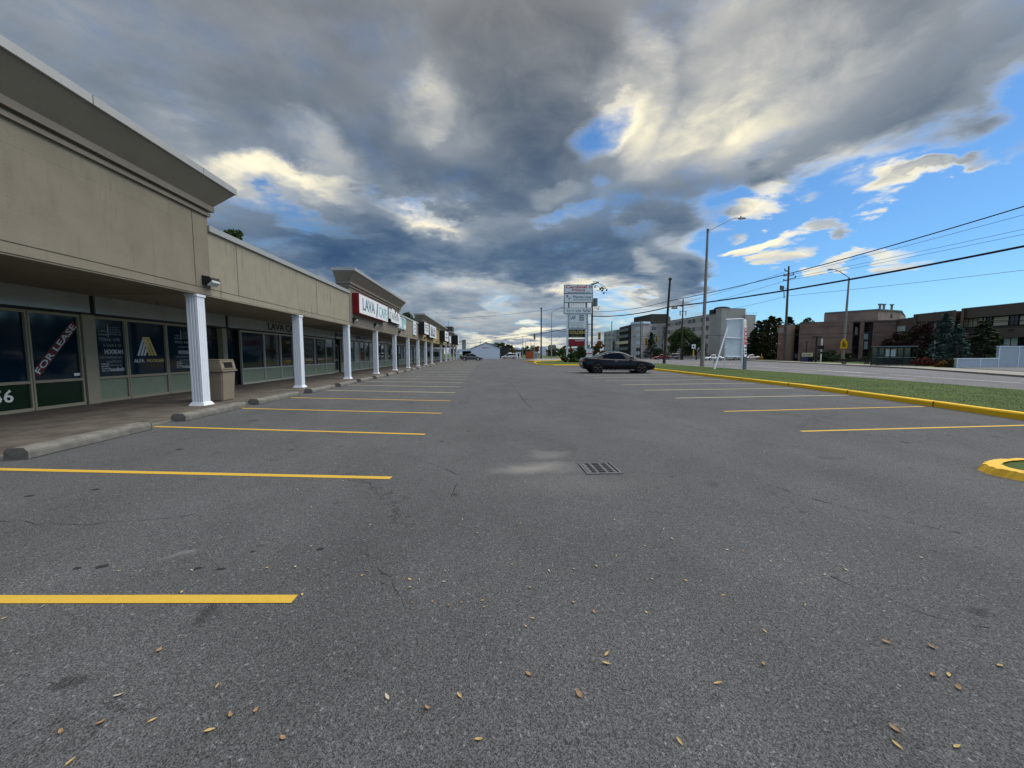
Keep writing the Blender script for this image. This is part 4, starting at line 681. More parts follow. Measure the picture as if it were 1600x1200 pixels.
mb = MB(); block(mb, w2a, w3b, 7.75, 8.0, 20.3, 0, 0.15); block(mb, w0a, w1b, 7.52, 7.68, 6.2, 0, 0.12); mb.build('parapet_coping', 'brown', bk, world=True)
pa, pb, pc = P(1284, 86), P(1367.5, 79), P(1402, 82)
mb = MB(); mb.prism([(p.x, p.y) for p in (pa, pb, pc, pc + Vector((14, 11, 0)), pa + Vector((13, 11, 0)))], 7.9, 10.45, 'Z'); mb.build('penthouse', 'brick_pink', bk, world=True)
mb = MB(); mb.prism([((p.x), (p.y)) for p in (pa - Vector((0.1, 0.2, 0)), pb - Vector((0.05, 0.25, 0)), pc - Vector((-0.1, 0.2, 0)), pc + Vector((14, 11, 0)), pa + Vector((13, 11, 0)))], 10.45, 10.68, 'Z'); mb.build('penthouse_coping', 'tank', bk, world=True)
for u, h in ((1369.5, 1.5), (1375.6, 1.45), (1387.8, 1.4)):
    p = P(u, 82) + Vector((0, 0, 10.6)); mb = MB(); mb.tube([p, p + Vector((0, 0, h * 0.75)), p + Vector((0, 0, h))], [0.2, 0.2, 0.42], 10); mb.build('exhaust_vent', 'galv', bk, world=True)
ra, rb = P(1326, 77), P(1362, 76); rc, rd = P(1236, 82.5), P(1249, 82.5)
for args in ((ra, rb, 1332.5, 505, 1340.5, 523, 'win'), (ra, rb, 1332.5, 525, 1340.5, 541, 'win'), (ra, rb, 1333, 543, 1340, 553, 'win'), (ra, rb, 1349, 505, 1357, 519, 'win'), (ra, rb, 1349, 521, 1357, 531, 'winw'), (ra, rb, 1349, 533, 1356.5, 546, 'winw'), (ra, rb, 1349, 547, 1356.5, 556, 'win')): window_px(bk, *args[:6], glass=args[6], fr='blackm', mull=0)
for v0, v1, g in ((514, 522, 'win'), (524, 536, 'win'), (538, 549, 'win'), (552, 560, 'winw')): window_px(bk, rc, rd, 1240.8, v0, 1246.5, v1, g, 'blackm', 0)
mb = MB(); rect(mb, ra, rb, 1336, 511, 1339.5, 523, 0.08); mb.build('blind', 'winw', bk, world=True)
mb = MB(); s, z = on_wall(1220.5, 516.5, w0a, w0b); t = (w0b - w0a).normalized(); n = away(w0a, w0b); c = w0a + t * s - n * 0.03 + Vector((0, 0, z)); scrawl(mb, c, t, (0, 0, 1), 1.25, 1.1, 4, 0, random.Random(3)); scrawl(mb, c - Vector((0, 0, 2.7)) - t * 0.2, t, (0, 0, 1), 0.5, 0.35, 1, 0, random.Random(4)); mb.build('lettering', 'whitet', bk, world=True)
mb = MB(); rect(mb, w3a, w3b, 1391, 491, 1394, 497, 0.05); mb.build('vent_louvre', 'brown', bk, world=True)

# brown office block with ribbon windows
of = thing('office_building', 'dark brown two-storey office with ribbon windows and projecting spandrels', 'building', P(1430, 63.5))
o1a, o1b = P(1423, 64.2), P(1486, 58.0); o2a, o2b = P(1497, 56.2), P(1720, 42.5); lka, lkb = P(1396, 74), P(1425, 69)
mb = MB(); block(mb, lka, lkb, 0, 8.0, 8); mb.build('link_wall', 'brown', of, world=True)
mb = MB(); block(mb, o1a, o1b, 0, 7.6, 14, 0, -0.9); block(mb, o2a, o2b, 0, 7.6, 14, 0, -0.9); mb.build('recessed_wall', 'dark_clad', of, world=True)
mb = MB(); block(mb, o1a, o1b, 6.75, 7.95, 0.95); block(mb, o1a, o1b, 3.6, 4.75, 0.95); mb.build('spandrel_band', 'brown', of, world=True)
mb = MB(); block(mb, o2a, o2b, 6.65, 8.0, 0.95); block(mb, o2a, o2b, 3.7, 4.95, 0.95); mb.build('spandrel_band', 'brown', of, world=True)
mb = MB(); block(mb, P(1483, 57.6), P(1488, 57.2), 0, 8.02, 1.5); mb.build('pier', 'brick_tan', of, world=True)
mb = MB(); block(mb, P(1496, 56.0), P(1500.5, 55.6), 0, 8.05, 1.5); mb.build('pier', 'brick_tan', of, world=True)
mb = MB(); block(mb, P(1424, 63.9), P(1427, 63.6), 0, 7.98, 1.5); mb.build('pier', 'brown', of, world=True)
mb = MB(); block(mb, P(1484, 59), P(1500, 57.5), 0, 7.7, 3); mb.build('recess_wall', 'brown', of, world=True)
mb = MB(); block(mb, o1a, o1b, 7.95, 8.07, 14, 0, 0.06); block(mb, o2a, o2b, 8.0, 8.12, 14, 0, 0.06); block(mb, lka, lkb, 8.0, 8.1, 8, 0, 0.05); mb.build('roof_edge', 'tank', of, world=True)
n2 = away(o2a, o2b); q2a, q2b = o2a + n2 * 0.86, o2b + n2 * 0.86; n1 = away(o1a, o1b); q1a, q1b = o1a + n1 * 0.86, o1b + n1 * 0.86
for u0, u1, g, k in ((1506, 1536, 'winl', 3), (1537, 1541, 'winw', 0), (1542, 1551, 'win', 1), (1552, 1577, 'winl', 0), (1578, 1592, 'win', 1), (1593, 1625, 'winl', 1), (1630, 1680, 'win', 2)): window_px(of, q2a, q2b, u0, 497 - (u0 - 1506) * 0.06, u1, 511.5 - (u0 - 1506) * 0.05, g, 'blackm', k, rail=g == 'winl' and k < 2)
for u0, u1, g in ((1552, 1566, 'win'), (1568, 1592, 'winw'), (1594, 1630, 'win')): window_px(of, q2a, q2b, u0, 524, u1, 540.5, g, 'blackm', 1)
for u0, u1, g in ((1430, 1438, 'winl'), (1439, 1451, 'winl'), (1459, 1464, 'winl'), (1466, 1478, 'win')): window_px(of, q1a, q1b, u0, 503, u1, 513.5, g, 'blackm', 1)
window_px(of, lka, lkb, 1402, 509, 1415, 522, 'winw', 'frame', 2); window_px(of, lka, lkb, 1399, 508, 1401.5, 521, 'win', 'frame', 0)
mb = MB()
for u in (1515, 1545, 1580): rect(mb, o2a, o2b, u - 5, 516 - (u - 1515) * 0.03, u + 5, 519.5 - (u - 1515) * 0.03, 0.05)
mb.build('vent_grille', 'dark_clad', of, world=True)

# pale board wall beside the driveway on the right
bw = thing('board_wall', 'pale blue-grey board wall stepping up from a low part to a tall part', 'wall', P(1496, 39.3))
la, lb, hb = P(1496, 39.3), P(1560.5, 41.0), P(1720, 43.5)
mb = MB(); block(mb, la, lb, 0.1, 1.02, 0.18); mb.build('low_panel', 'bluew', bw, world=True)
mb = MB(); block(mb, lb, hb, 0.1, 2.32, 0.2); mb.build('tall_panel', 'bluew', bw, world=True)
mb = MB(); block(mb, la, lb, 1.02, 1.10, 0.24, 0, 0.04); block(mb, lb, hb, 2.32, 2.40, 0.26, 0, 0.04)
for a, b, s0, z in ((la, lb, 0, 1.02), (la, lb, (lb - la).length * 0.55, 1.02), (lb, hb, 0, 2.32), (lb, hb, 2.75, 2.32), (lb, hb, 7, 2.32)): rect_m(mb, a, b, s0, s0 + 0.09, 0.0, z, 0.03)
mb.build('trim_board', 'whiteb', bw, world=True)

# apartment block behind (stepped, grey, five storeys)
ap = thing('apartment_building', 'grey five-storey apartment block with blank concrete tower at its right end', 'building', P(1107, 120))
a0, a1 = P(1040, 146), P(1107.5, 120); e0, e1 = a1, P(1116, 118.5); c0, c1, c2 = P(1116, 118), P(1125, 116.5), P(1162, 118); f0, f1 = P(1161, 117.0), P(1178, 118.5)
mb = MB(); block(mb, a0, a1, 0, 13.6, 16); mb.build('wing', 'pink_band', ap, world=True)
mb = MB(); block(mb, e0, e1, 0, 13.6, 14); mb.build('blank_bay', 'grey_block2', ap, world=True)
mb = MB(); mb.prism([(p.x, p.y) for p in (c0, c1, c2, c2 + Vector((7.6, 12, 0)), c0 + Vector((7.6, 12, 0)))], 0, 15.1, 'Z'); mb.build('stair_tower', 'grey_block2', ap, world=True)
mb = MB(); mb.prism([(p.x, p.y) for p in (f0, f1, f1 + Vector((8.6, 12, 0)), f0 + Vector((8.6, 12, 0)))], 0, 13.2, 'Z'); mb.build('end_block', 'grey_block2', ap, world=True)
mb = MB(); block(mb, a0, a1, 13.6, 13.85, 16, 0, 0.1); block(mb, e0, e1, 13.6, 13.85, 14, 0, 0.1); mb.prism([(p.x, p.y) for p in (c0, c1, c2, c2 + Vector((7.6, 12, 0)), c0 + Vector((7.6, 12, 0)))], 15.1, 15.3, 'Z'); mb.prism([(p.x, p.y) for p in (f0, f1, f1 + Vector((8.6, 12, 0)), f0 + Vector((8.6, 12, 0)))], 13.2, 13.4, 'Z'); mb.build('coping', 'tank', ap, world=True)
mb = MB(); q = P(1125, 122); mb.tube([q + Vector((0, 0, 15.2)), q + Vector((0, 0, 16.0)), q + Vector((0, 0, 16.3))], [2.4, 2.2, 1.2], 14, smooth=False); q = P(1113, 124); mb.box(q.x - 1, q.x + 1, q.y - 1, q.y + 1, 13.8, 15.6); mb.build('rooftop_unit', 'dark_clad', ap, world=True)
mb = MB()
for k in range(5): rect_m(mb, a0, a1, 0, (a1 - a0).length, 2.75 * k + 2.1, 2.75 * k + 2.75, 0.06)
mb.build('floor_band', 'pink_band', ap, world=True)
mb = MB(); LA = (a1 - a0).length
for k in range(5): rect_m(mb, a0, a1, 0.5, LA - 0.5, 2.75 * k + (0.9 if k else 1.0), 2.75 * k + 2.1, 0.03)
mb.build('recess_band', 'grey_block2', ap, world=True)
for k in range(5):
    for s in (1.2, 6.4, 8.4, 14.6, 16.9, 22.8, 25.2, 31.0, LA - 4.6, LA - 2.2):
        if s > LA - 2: continue
        z = 2.75 * k + 0.75; mb = MB(); rect_m(mb, a0, a1, s, s + 1.7, z, z + 1.4, 0.09); rect_m(mb, a0, a1, s, s + 1.7, z, z + 0.06, 0.12); rect_m(mb, a0, a1, s + 0.82, s + 0.88, z, z + 1.4, 0.12); w = mb.build('window', 'grey_block', ap, world=True); mb = MB(); rect_m(mb, a0, a1, s + 0.08, s + 1.62, z + 0.08, z + 1.32, 0.105); mb.build('pane', 'win', w, world=True)
q = P(1170, 121); mb = MB(); 
for k in range(5): mb.tube([q + Vector((-2.5 + k * 1.2, k * 0.1, 13.3)), q + Vector((-2.5 + k * 1.2, k * 0.1, 14.6))], 0.03, 5)
mb.tube([q + Vector((-2.5, 0, 14.4)), q + Vector((2.3, 0.4, 14.4))], 0.03, 5); mb.build('roof_railing', 'galv', ap, world=True)

ar = thing('apartment_building', 'pale grey apartment block with balcony stack, chamfered tower and dark penthouse box', 'building', P(985, 157))
l0, l1 = P(943, 210), P(967, 185); b0, b1 = P(967, 178), P(985.5, 160); t0, t1, t2, t3 = P(985.5, 157.5), P(1004, 153), P(1017, 155), P(1042, 152)
mb = MB(); block(mb, l0, l1, 0, 13.3, 14); mb.build('wing', 'grey_block', ar, world=True)
mb = MB(); block(mb, b0, b1, 0, 13.7, 14); mb.build('balcony_bay', 'dark_clad', ar, world=True)
mb = MB(); mb.prism([(p.x, p.y) for p in (t0, t1, t2, t3, t3 + Vector((5.5, 14, 0)), t0 + Vector((5.5, 14, 0)))], 0, 13.5, 'Z'); mb.build('tower', 'grey_block', ar, world=True)
mb = MB(); mb.prism([(p.x, p.y) for p in (P(984, 156.8), P(1004, 152.2), P(1015, 154), P(1015, 164), P(984, 164))], 13.5, 14.3, 'Z'); mb.build('parapet', 'whiteb', ar, world=True)
mb = MB(); mb.prism([(p.x, p.y) for p in (P(989, 176), P(1016.5, 160), P(1040, 160), P(1046, 176))], 13.4, 18.0, 'Z'); mb.build('penthouse', 'dark_clad', ar, world=True)
mb = MB(); block(mb, P(1025.5, 151.6), P(1034, 150.6), 0, 13.3, 3); mb.build('blank_bay', 'grey_block2', ar, world=True)
for k in range(5):
    z = 0.9 + 2.65 * k
    v = 557.5 - k * 11
    window_px(ar, t0, t1, 994, v - 3.4, 1001.5, v + 2.6, 'winw' if k > 1 else 'win', 'grey_block', 1)
    window_px(ar, t2, t3, 1018.8, v - 3.4 + 0.5, 1024.6, v + 2.6, 'win', 'grey_block', 1); window_px(ar, P(1017, 151), P(1042, 149.5), 1034.8, v - 3.2, 1039.5, v + 2.5, 'win', 'grey_block', 1)
    vl = 558 - k * 8.3
    for u in (945, 950.5, 957, 962.5): window_px(ar, l0, l1, u, vl - 3.6 - (u - 945) * 0.01, u + 3.6, vl, 'win', 'grey_block', 0)
    n = away(b0, b1); mb = MB(); block(mb, b0 - n * 1.3, b1 - n * 1.3, z - 0.2, z + 0.85, 0.1); block(mb, b0 - n * 1.3, b1 - n * 1.3, z - 0.35, z - 0.2, 1.3); mb.build('balcony', 'cream' if k == 2 else 'tank', ar, world=True)

# ------------------------------------------------------------------ buildings at the far end of the lot
wb = thing('white_shed', 'white gable-ended building with small red lettering at the far end of the lot', 'building', gr(758, 560.8))
A, B = gr(736, 561), gr(781.5, 561); A.z = B.z = 0; B.y = A.y; xl, xr = A.x, B.x; yy = A.y
mb = MB(); xm = (xl + xr) / 2 + 0.25; mb.prism([(xl, 0), (xr, 0), (xr, 3.2), (xm, 4.95), (xl, 3.1)], yy, yy + 18, 'Y'); mb.build('gable_wall', 'whiteb', wb, world=True)
mb = MB(); mb.prism([(xl - 0.25, 3.06), (xm, 4.97), (xr + 0.25, 3.16), (xr + 0.25, 3.3), (xm, 5.13), (xl - 0.25, 3.2)], yy - 0.15, yy + 18.3, 'Y'); mb.build('roof', 'rooft', wb, world=True)
mb = MB(); scrawl(mb, (xm - 0.1, yy - 0.02, 3.45), (1, 0, 0), (0, 0, 1), 2.3, 0.55, 1, 0, random.Random(12), fill=0.9); mb.build('lettering', 'redt', wb, world=True)
mb = MB(); 
for x in (xl, xr - 0.08): mb.box(x - 0.01, x + 0.09, yy - 0.02, yy, 0, 3.1)
mb.build('corner_trim', 'bluew', wb, world=True)
t = thing('dark_warehouse', 'dark roofed building behind the right side of the white gabled shed', 'building', P(783, 140)); mb = MB(); block(mb, P(757, 142), P(797, 136), 0, 3.9, 14); mb.build('wall', 'dark_clad', t, world=True); mb = MB(); block(mb, P(753, 143), P(775, 142), 3.9, 5.2, 10); mb.build('roof', 'rooft', t, world=True)
t = thing('carport', 'low white flat-roofed carport behind the grey sedan', 'carport', P(725, 125)); mb = MB(); block(mb, P(715, 128), P(737, 126), 2.5, 3.1, 6); mb.build('roof', 'whiteb', t, world=True); mb = MB(); block(mb, P(715, 128), P(718, 128), 0, 2.5, 6); mb.build('wall', 'whiteb', t, world=True); mb = MB(); block(mb, P(723, 133), P(737, 132), 0, 2.4, 1); mb.build('rear_wall', 'dark_clad', t, world=True)
t = thing('distant_tower', 'small pale slab tower on the skyline just past the mall', 'building', P(724, 260)); mb = MB(); block(mb, P(722, 262), P(728, 260), 0, 10.5, 10); mb.build('wall', 'grey_block2', t, world=True); mb = MB(); block(mb, P(721.8, 261), P(728.2, 259), 10.5, 11, 10.5); mb.build('coping', 'tank', t, world=True)
t = thing('distant_block', 'pale tan apartment block on the skyline left of the tall plaza sign', 'building', P(862, 330)); mb = MB(); block(mb, P(856, 330), P(869, 325), 0, 8.5, 14); mb.build('wall', 'brick_pink', t, world=True); mb = MB(); block(mb, P(857.5, 329), P(868, 326), 8.5, 9.4, 12); mb.build('penthouse', 'pink_band', t, world=True)
# kiosk with round striped roof
p = gr(809.5, 559.8); t = thing('drive_through_kiosk', 'small white kiosk with a dark band and rounded pale top', 'kiosk', p)
mb = MB(); mb.box(-0.95, 0.95, 0, 1.9, 0, 2.3); mb.build('wall', 'white', t); mb = MB(); mb.box(-1.25, 1.25, -0.2, 2.2, 2.3, 3.0); mb.build('band', 'dark_clad', t); mb = MB(); mb.tube([(0, 1, 3.0), (0, 1, 3.6), (0, 1, 4.1), (0, 1, 4.25)], [1.2, 1.35, 0.95, 0.3], 14, smooth=False); mb.build('roof', 'whiteb', t)

# ------------------------------------------------------------------ poles, lamps, signs
def pole(name, label, cat, u0, v0, u1, v1, r0, r1, m, dep=None, group=None, lean=True):
    base = gr(u0, v0) if dep is None else P(u0, dep); d = (base - Vector((0, 0, EYE))).dot(RZ @ FW); top = at(u1, v1, d)
    t = thing(name, label, cat, base, 0, group); mb = MB(); mb.tube([base - Vector((0, 0, 0.1)), base.lerp(top, 0.5), top], [r0, (r0 + r1) / 2, r1], 10); mb.build('pole', m, t, world=True); return t, base, top, d
# near concrete street lamp
t, lb_, lt_, ld = pole('street_lamp', 'tall concrete street lamp on the grass strip with arm reaching right', 'street lamp', 1097, 573, 1106, 358, 0.25, 0.12, 'concpole')
e = at(1163, 341.5, ld + 0.5); mb = MB(); mb.tube([lt_ - Vector((0, 0, 0.25)), lt_.lerp(e, 0.5) + Vector((0, 0, 0.25)), lt_.lerp(e, 0.72) + Vector((0, 0, 0.42)), e + Vector((-0.7, 0, 0.05))], 0.055, 6); mb.build('arm', 'galv', t, world=True)
mb = MB(); q = e; mb.frust(q.x - 0.75, q.x + 0.15, q.y - 0.18, q.y + 0.18, q.z - 0.05, q.z + 0.13, 0.15, 0.08); mb.tube([q + Vector((-0.45, 0, 0.12)), q + Vector((-0.45, 0, 0.3))], 0.07, 6); hd = mb.build('lamp_head', 'tank', t, world=True); mb = MB(); mb.box(q.x - 0.62, q.x - 0.1, q.y - 0.12, q.y + 0.12, q.z - 0.09, q.z - 0.05); mb.build('lens', 'lens', hd, world=True)
mb = MB(); mb.tube([lt_ - Vector((0, 0, 0.45)), lt_ + Vector((0, 0, 0.02))], 0.15, 8); mb.build('collar', 'tank', t, world=True)
# far concrete street lamp with school sign
t, fb_, ft_, fd = pole('street_lamp', 'concrete street lamp across the road with arm reaching left', 'street lamp', 1316, 567, 1326.8, 434, 0.26, 0.12, 'concpole')
e = at(1299, 421.5, fd - 1); mb = MB(); mb.tube([ft_, ft_.lerp(e, 0.55) + Vector((0, 0, 0.35)), ft_.lerp(e, 0.85) + Vector((0, 0, 0.25)), e], 0.07, 6); mb.build('arm', 'galv', t, world=True); mb = MB(); q = e; mb.frust(q.x - 0.6, q.x + 0.3, q.y - 0.2, q.y + 0.2, q.z - 0.05, q.z + 0.14, 0.15, 0.08); mb.build('lamp_head', 'tank', t, world=True)
c = at(1318.6, 537, fd - 0.4); t = thing('school_sign', 'fluorescent orange five-sided school crossing sign on the far street lamp', 'traffic sign', c)
mb = MB(); mb.prism([(-0.62, -0.85), (0.62, -0.85), (0.62, 0.3), (0, 0.95), (-0.62, 0.3)], -0.02, 0.02, 'Y'); mb.build('plate', 'school', t); mb = MB(); mb.tube([(-0.15, -0.03, -0.5), (-0.12, -0.03, 0.2)], 0.09, 6); mb.tube([(0.2, -0.03, -0.5), (0.17, -0.03, 0.0)], 0.08, 6); mb.tube([(-0.12, -0.03, 0.3), (-0.12, -0.03, 0.42)], 0.09, 6); mb.tube([(0.17, -0.03, 0.08), (0.17, -0.03, 0.18)], 0.08, 6); mb.build('walker_symbol', 'blackm', t)
# bare leaning wooden pole
t, wb0, wt0, wd = pole('utility_pole', 'bare dark wooden pole leaning right just behind the black car', 'utility pole', 1037.5, 568.5, 1047.2, 434, 0.22, 0.15, 'darkwood'); mb = MB(); mb.box(wt0.x - 0.2, wt0.x + 0.2, wt0.y - 0.2, wt0.y + 0.2, wt0.z - 0.35, wt0.z - 0.1); mb.build('cap', 'darkwood', t, world=True)
# pole at the plaza sign
t, sb0, st0, sd = pole('utility_pole', 'dark wooden pole with slanted crossarm and transformer, right of the plaza sign', 'utility pole', 925.0, 566.5, 925.4, 443, 0.2, 0.15, 'darkwood', dep=74)
mb = MB(); mb.tube([at(917.5, 447.3, sd), at(935, 441.3, sd - 0.2)], 0.12, 6); mb.build('crossarm', 'darkwood', t, world=True)
mb = MB(); q = at(930.3, 472.5, sd - 0.2); mb.tube([q - Vector((0, 0, 0.75)), q + Vector((0, 0, 0.75))], 0.42, 14); mb.tube([q + Vector((-0.55, 0, 0.3)), q + Vector((0, 0, 0.3))], 0.06, 5); mb.build('transformer', 'tank', t, world=True)
mb = MB(); rr = random.Random(2)
for k in range(3): a_ = at(928 + 3.4 * k, 442.5 + 0.4 * k, sd); mb.tube([a_, a_ + Vector((0, 0, 0.4))], [0.07, 0.1], 6)
mb.build('insulator', 'tank', t, world=True)
mb = MB()   # tangle of loops and cut-outs hanging off the crossarm
for (a_, b_) in (((934, 442.5), (948, 452)), ((927, 445), (940, 453)), ((939, 446), (943, 446.6)), ((931, 453), (946, 450)), ((929, 481), (935, 484)), ((935, 484), (936, 478))):
    p0, p1 = at(*a_, sd), at(*b_, sd - 0.3); m_ = (p0 + p1) / 2 + Vector((0, 0, rr.uniform(-0.5, 0.3))); mb.tube([p0, m_, p1], 0.045, 5)
for k in range(9): c = at(rr.uniform(929, 949), rr.uniform(448, 458), sd); mb.box(c.x - 0.12, c.x + 0.12, c.y - 0.1, c.y + 0.1, c.z - 0.16, c.z + 0.16)
mb.build('jumper_wires', 'cable', t, world=True)
t, _, q1_, d1_ = pole('utility_pole', 'slim grey pole standing directly behind the plaza sign', 'utility pole', 917.4, 562, 917.4, 484, 0.22, 0.2, 'tank', dep=84); mb = MB(); mb.tube([(q1_.x, q1_.y, 1), (q1_.x, q1_.y, 3.6)], 0.75, 8); mb.build('junction_cabinet', 'tank', t, world=True)
# far-side timber pole with crossarms
t, ub0, ut0, ud = pole('utility_pole', 'tall weathered timber pole with three crossarms in front of the brick building', 'utility pole', 1225.5, 564.8, 1232.6, 416, 0.30, 0.16, 'wood')
for (ua, va, ub, vb) in ((1224.5, 431, 1240, 429.5), (1224, 438.8, 1243.5, 433.5), (1226, 422.5, 1232, 423.6)):
    mb = MB(); p0, p1 = at(ua, va, ud - 0.2), at(ub, vb, ud - 0.2); mb.tube([p0, p1], 0.10, 6); ca = mb.build('crossarm', 'wood', t, world=True); mb = MB()
    for k in (0.03, 0.97): c = p0.lerp(p1, k); mb.tube([c, c + Vector((0, 0, 0.35))], [0.08, 0.12], 6)
    mb.build('insulator', 'tank', ca, world=True)
mb = MB(); 
for k in range(3): c = at(1219.5 + 2.2 * k, 450 + 0.3 * k, ud); mb.tube([c + Vector((0, 0, 0.5)), c - Vector((0, 0, 0.4))], 0.13, 6)
mb.tube([at(1218.5, 449, ud), at(1230, 450.5, ud)], 0.05, 5); mb.tube([at(1225, 456, ud), at(1225.3, 466, ud)], 0.09, 6); mb.build('cutout_switches', 'tank', t, world=True)
# lamp on thin pole behind green tree, and a row of far poles
t, a_, b_, d_ = pole('utility_pole', 'thin dark timber pole with cobra lamp rising out of the green tree', 'utility pole', 1064.5, 563, 1067.5, 467.5, 0.26, 0.14, 'darkwood', dep=100)
mb = MB(); mb.tube([at(1067.3, 479, d_), at(1060, 478, d_), at(1055.5, 480.5, d_)], 0.09, 6); mb.frust(*[f for f in (lambda q: (q.x - 1.1, q.x + 0.5, q.y - .25, q.y + .25, q.z - .2, q.z + .25))(at(1055.5, 481.5, d_))], 0.2, 0.1); mb.build('lamp_arm', 'tank', t, world=True)
mb = MB(); 
for u in (1062.5, 1071.5): mb.tube([at(u, 486, d_), at(u + 0.3, 493, d_)], 0.10, 6)
mb.tube([at(1062, 487, d_), at(1073, 486, d_)], 0.06, 5); mb.build('crossarm', 'darkwood', t, world=True)
FARP = [(845.5, 559, 845.8, 480.5, 110, 0.22, 0.16, 'darkwood', 'dark wooden pole with a short lamp arm, left of the plaza sign'), (861.6, 559.5, 862, 488.5, 105, 0.14, 0.09, 'galv', 'slim grey lamp pole with arm reaching right, left of the plaza sign'), (1000.8, 560, 1001.2, 500.5, 120, 0.2, 0.1, 'wood', 'thin pole standing in front of the pale apartment wing'), (816.8, 559, 817, 525, 150, 0.14, 0.1, 'galv', 'slim pale pole behind the white kiosk'), (830, 560, 829.6, 530, 120, 0.1, 0.08, 'concpole', 'short pale pole behind the orange mesh fence'), (834.5, 559, 834.7, 525, 135, 0.12, 0.1, 'galv', 'signal pole between the orange fence and the white board sign'), (800.5, 558, 800.5, 538, 170, 0.12, 0.1, 'darkwood', 'thin distant pole left of the kiosk'), (821.5, 558, 821.5, 534, 190, 0.16, 0.1, 'darkwood', 'thin distant pole right of the kiosk'), (750.3, 556, 750.3, 531, 170, 0.14, 0.08, 'darkwood', 'thin pole rising behind the gabled shed'), (954.6, 561, 956, 502, 125, 0.2, 0.14, 'galv', 'pale lamp post in front of the left apartment wing')]
for k, (u0, v0, u1, v1, dep, r0, r1, m, lab) in enumerate(FARP):
    t, a_, b_, d_ = pole('lamp_pole' if k in (1, 9) else 'utility_pole', lab, 'pole', u0, v0, u1, v1, r0, r1, m, dep=dep, group='poles towards the far junction')
    if k == 0: mb = MB(); mb.tube([at(846, 512, d_), at(851, 508, d_), at(857, 506.5, d_)], 0.06, 5); mb.build('lamp_arm', 'galv', t, world=True); mb = MB(); mb.tube([at(843.5, 482, d_), at(848, 482, d_)], 0.08, 5); mb.build('crossarm', 'darkwood', t, world=True)
    if k == 1: mb = MB(); mb.tube([b_, at(868, 484.5, d_), at(878, 481, d_)], 0.06, 5); mb.build('lamp_arm', 'galv', t, world=True); mb = MB(); q = at(879, 481, d_); mb.frust(q.x - 0.5, q.x + 0.5, q.y - .2, q.y + .2, q.z - .1, q.z + .1, 0.1, 0.05); mb.build('lamp_head', 'tank', t, world=True)
    if k == 3: pass
# signals
def signal(u, v, dep, label, s=1.0):
    c = at(u, v, dep); t = thing('traffic_signal', label, 'traffic light', c, 0, 'yellow traffic signals at the junction'); mb = MB(); mb.box(-0.28 * s, 0.28 * s, -0.2, 0.2, -0.85 * s, 0.85 * s); mb.build('housing', 'signal', t, bevel=0.04)
    mb = MB(); 
    for k in (-1, 0, 1): mb.tube([(0, -0.2, 0.52 * k * s), (0, -0.4, 0.52 * k * s)], 0.17 * s, 10)
    mb.build('lamp_hood', 'blackm', t); return t
signal(936.5, 525.0, 110, 'hanging yellow traffic signal right of the plaza sign', 1.2); signal(1009.5, 534, 110, 'yellow traffic signal in front of the dark spruce', 1.3); signal(1025.5, 529.5, 112, 'pale yellow signal on the mast arm left of the leaning pole', 1.1); signal(835.2, 526, 134, 'distant signal head left of the white board sign', 1.1)
t = thing('signal_mast', 'thin span of signal mast arm left of the leaning pole', 'mast arm', P(1036, 112)); mb = MB(); mb.tube([P(1036.5, 112), at(1036.8, 529, 112), at(1026, 528.5, 112)], 0.09, 6); mb.build('mast', 'concpole', t, world=True)
# wires
def wire(label, a, b, sag, r, n=14):
    pts = [a.lerp(b, k / n) - Vector((0, 0, sag * 4 * (k / n) * (1 - k / n))) for k in range(n + 1)]; mb = MB(); mb.tube(pts, r, 5); o = mb.build('overhead_cable', 'cable'); o['label'] = label; o['category'] = 'cable'; o['group'] = 'overhead cables along the road'; return o
def ext(u0, v0, d0, u1, v1, d1, k, sag=0.0): a, b = at(u0, v0, d0), at(u1, v1, d1); return a + (a - b) * k + Vector((0, 0, sag * 4 * k / (1 + k))), b
PW = at(1045.5, 479.5, wd); PH = at(1046.5, 470, wd); NW = at(925.2, 494, sd); NH = at(925.2, 487, sd)
a, _ = ext(1600, 384.5, 29, 1045, 479.5, wd, 0.5, 0.9); wire('thick black cable bundle crossing the sky at the right, lower one', a, PW, 0.9, 0.095, 30)
a, _ = ext(1600, 322, 29, 1045, 470, wd, 0.5, 1.2); wire('uppermost dark cable crossing the sky at the right', a, PH, 1.2, 0.05, 30)
wire('cable from the leaning pole to the transformer pole, lower one', PW, NW, 0.5, 0.085); wire('cable from the leaning pole to the transformer pole, upper one', PH, NH, 0.5, 0.04)
far = at(790, 528, 200)
wire('cable sagging left from the pole at the plaza sign towards the far junction', at(925, 506, sd), at(700, 539, 150), 0.8, 0.05); wire('upper thin cable left of the plaza sign past the dark wooden pole', at(880, 481, 110), at(700, 498, 140), 0.4, 0.035); wire('looping thin cable behind the plaza sign left side', at(846, 516, 110), at(700, 534, 150), 0.6, 0.04); wire('cable from the dark wooden pole to behind the plaza sign', at(846, 517, 110), at(925, 520, sd), -0.1, 0.045)
for (u0, v0, d0, u1, v1, lab) in ((1600, 335.5, 56, 1240, 428.5, 'thin wire to the top crossarm of the timber pole'), (1600, 358, 58, 1241, 433, 'thin wire just under the top crossarm wire of the timber pole'), (1600, 366, 58, 1226, 439, 'thin wire to the lowest crossarm of the timber pole'), (1600, 422, 56, 1230, 462.5, 'lowest thin wire at the right, reaching the timber pole halfway up')):
    a, b = ext(u0, v0, d0, u1, v1, ud, 0.4, 0.25); wire(lab, a, b, 0.25, 0.03)
